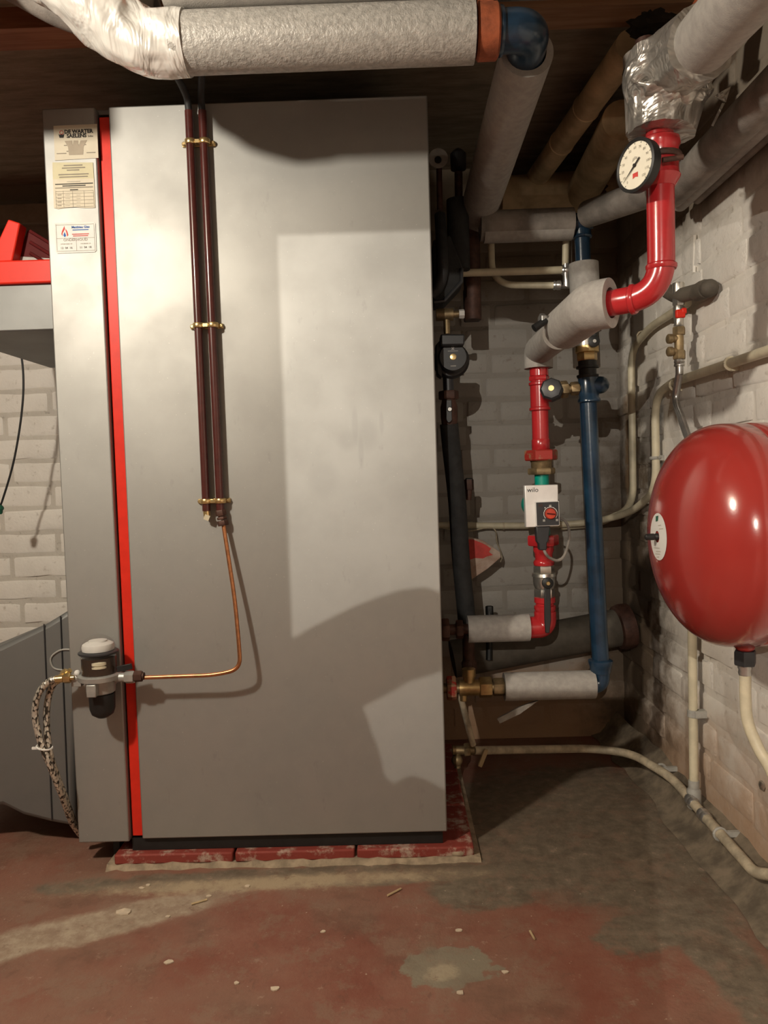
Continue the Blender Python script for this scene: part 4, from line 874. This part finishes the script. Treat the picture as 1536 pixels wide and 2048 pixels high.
# ------------------------------------------------------------------ expansion vessel
VY = 1.45
ap = P(1321, 1074, VY); zt_ = P(1455, 847, VY).z; zb_ = P(1440, 1289, VY).z; Rv = (zt_-zb_)/2; zc_ = (zt_+zb_)/2; xa_ = ap.x-.005
t = thing('expansion_vessel', (.62, VY, zb_), 'large glossy red round expansion vessel on the right wall', 'expansion vessel')
DD = .118; prof = [(DD*(1-math.cos(a_)), Rv*math.sin(a_)**.93) for a_ in [math.pi/2*i/18 for i in range(19)]]
prof = [(x_, r_) for x_, r_ in prof]+[(DD+.035, Rv), (DD+.037, Rv-.002), (DD+.041, Rv-.002), (DD+.043, Rv), (DD+.075, Rv), (DD+.095, Rv*.93), (DD+.105, Rv*.7)]
build(G().lathe((xa_, VY, zc_), (1, 0, 0), prof, 64), 'shell', 'vessel_red', t, smooth=50)
# label disc that follows the dome
lr = .0445; rings = [.011, .02, .03, lr]
def dome_x(r): 
    s = (r/Rv)**(1/.93); return xa_+DD*(1-math.sqrt(max(0, 1-s*s)))
g = G(); nn = 36
for r_ in rings:
    for k_ in range(nn): q_ = 2*math.pi*k_/nn; g.v.append(V((dome_x(r_)-.0012, VY+r_*math.cos(q_), zc_+r_*math.sin(q_))))
for i in range(3):
    for k_ in range(nn): g.f.append([i*nn+k_, i*nn+(k_+1) % nn, (i+1)*nn+(k_+1) % nn, (i+1)*nn+k_])
lb = tag(build(g, 'label_disc', 'white_paper', t), 'white round label around the filling valve')
def lp(y, z): return V((dome_x(math.hypot(y, z))-.0018, VY+y, zc_+z))
build(G().add([lp(-.004, .040), lp(.010, .038), lp(.008, .028), lp(-.003, .030)][::-1], [[0, 1, 2, 3]]), 'green_mark', 'green', lb, smooth=0)
for z_, a_, b_ in ((-.02, -.012, .02), (-.026, -.016, .01), (-.031, -.012, .014), (.024, -.02, -.006), (.018, -.03, -.012), (-.037, -.005, .008)):
    build(G().add([lp(a_, z_), lp((a_+b_)/2, z_-.001), lp(b_, z_-.002), lp(b_, z_-.0032), lp((a_+b_)/2, z_-.0022), lp(a_, z_-.0012)], [[0, 1, 2, 3, 4, 5]]), 'print_line', 'pale_ink', lb, smooth=0)
build(G().lathe((xa_+.004, VY, zc_), (-1, 0, 0), [(0, .007), (.008, .0065), (.01, .0055), (.012, .0065), (.026, .006), (.028, .004)], 14), 'valve_cap', 'black', t)
nx_ = P(1490, 1306, VY).x
build(G().lathe((nx_, VY, zb_-.012), (0, 0, 1), [(0, .014), (.004, .018), (.012, .019), (.02, .017)], 20), 'neck', 'vessel_red', t)
build(G().hex((nx_, VY, P(1490, 1330, VY).z), (0, 0, 1), 0, .028, .0205), 'nut', 'charcoal', t)
build(G().lathe((nx_, VY, P(1490, 1350, VY).z), (0, 0, 1), [(0, .0115), (.004, .0125), (.01, .0115), (.014, .0135), (.02, .0125)], 16), 'ferrule', 'steel', t)
build(G().span((DD+xa_+.07, VY-.06, zc_-.03), (WX-.006, VY+.06, zc_+.03)), 'wall_bracket', 'charcoal', t)
hs = spline([V((nx_, VY, P(1490, 1350, VY).z)), P(1491, 1400, VY), P(1496, 1445, VY-.005), P(1516, 1495, VY-.02), P(1550, 1560, VY-.05), P(1580, 1680, VY-.1), P(1590, 1800, VY-.14)], 8)
build(G().tube(hs, .0108, 14), 'vessel_hose', 'cream', label='cream hose falling from the red vessel at the picture edge', cat='hose')
build(G().ball(PX(1524, 1571, .738), .012, (.5, 1, .9), 8), 'wall_fitting', 'nickel', label='small broken metal fitting low on the right wall', cat='fitting')

# ------------------------------------------------------------------ pipes at the ceiling on the right
g1 = PX(1536, 190, .655); z_ = g1.z
t = thing('grey_ceiling_pipe', (.655, 1.5, z_), 'thick dusty grey pipe along the top of the right wall', 'pipe')
build(G().hollow([(.655, .3, z_), (.655, 1.80, z_)], .035, .02, 24), 'sleeve', 'dirty_foam', t)
g2 = PX(1450, 318, .695); z2p = g2.z
t = thing('grey_ceiling_pipe', (.695, 1.6, z2p), 'middle dusty pipe with pale scuffs along the right wall', 'pipe')
build(G().hollow([(.695, .3, z2p), (.695, 1.86, z2p)], .0215, .013, 20), 'sleeve', 'foam', t)
g3 = PX(1465, 335, .725)
t = thing('grey_ceiling_pipe', (.725, 1.6, g3.z), 'thinnest grey pipe lowest along the top of the right wall', 'pipe')
build(G().tube([(.725, .3, g3.z), (.725, 1.83, g3.z)], .011, 14), 'tube', 'dirty_foam', t)
t = thing('old_beige_pipe', P(1150, 250, 2.1), 'old beige pipe slanting across the dark ceiling corner', 'pipe')
d0 = P(1262, 90, 1.68); d1 = P(1062, 372, 2.5)
build(G().tube([d0, d1], .033, 22), 'pipe', 'old_pipe', t)
for s_ in (.35, .6): build(G().ring(d0.lerp(d1, s_), d1-d0, .033, .0025, 22, 6), 'joint_ridge', 'old_pipe', t)
t = thing('old_beige_pipe', P(1150, 390, 2.46), 'wide stained beige pipe lying along the back wall below the ceiling', 'pipe')
build(G().tube([P(1000, 395, 2.46), P(1250, 378, 2.46)], .062, 26), 'pipe', 'old_pipe', t)
build(G().tube([P(1245, 240, 1.95), P(1165, 385, 2.42)], .05, 22), 'branch', 'old_pipe', t)
def lump(c_, r, seed, sq):
    rr = random.Random(seed); g = G().ball(c_, r, sq, 22); bump_ = {}
    for i, v in enumerate(g.v):
        key = tuple(round(q, 4) for q in v); f = bump_.setdefault(key, rr.uniform(.62, 1.15)); g.v[i] = c_+(v-c_)*f
    return g
g = lump(P(1190, 384, 2.405), .04, 9, (1, .6, .75))
build(g, 'crumbled_patch', 'brown_iron', t)
g = lump(P(1305, 52, 1.585), .045, 19, (1.2, .8, .6))
build(g, 'rotten_lump', 'hole_dark', label='dark crumbling lump on the ceiling above the silver taped elbow', cat='debris')
build(G().tube([P(1375, 90, 1.5), P(1420, 10, 1.5)], .03, 16), 'rusty_pipe', 'rust', label='rusty pipe end beside the silver taped elbow', cat='pipe')

# ------------------------------------------------------------------ debris on the floor
rr = random.Random(21)
fl_px = [(248, 1826, .017), (283, 1777, .006), (296, 1771, .006), (337, 1925, .008), (550, 1978, .008), (473, 1967, .005), (918, 1862, .006), (920, 1986, .007), (646, 1864, .005), (1010, 1945, .006), (335, 1834, .006), (418, 1793, .006), (495, 1773, .007)]
for i, (x, y, s_) in enumerate(fl_px):
    c_ = PZ(x, y, .0005); k_ = 7; pts = [c_+V((math.cos(6.28*j/k_)*s_*rr.uniform(.7, 1.3), math.sin(6.28*j/k_)*s_*rr.uniform(.5, .9), 0)) for j in range(k_)]
    lab = 'largest pale chip on the red floor, left of centre' if i == 0 else 'tiny pale chip lying on the worn red floor'
    build(G().prism(pts, (0, 0, .003 if i == 0 else .0022)), 'plaster_chip', 'chip', label=lab, cat='chip', group='pale chips on the red floor', smooth=0)
for (x0, y0), (x1, y1), lab in (((775, 1791), (802, 1777), 'straw-coloured splinter on the floor in front of the boiler'), ((383, 1808), (414, 1799), 'pale splinter on the floor left of the other splinter'), ((1060, 1862), (1069, 1878), 'short thin splinter right of the others on the dark red floor')):
    build(G().tube([PZ(x0, y0, .003), PZ(x1, y1, .003)], .0022, 6), 'splinter', 'straw', label=lab, cat='splinter', group='splinters on the floor')
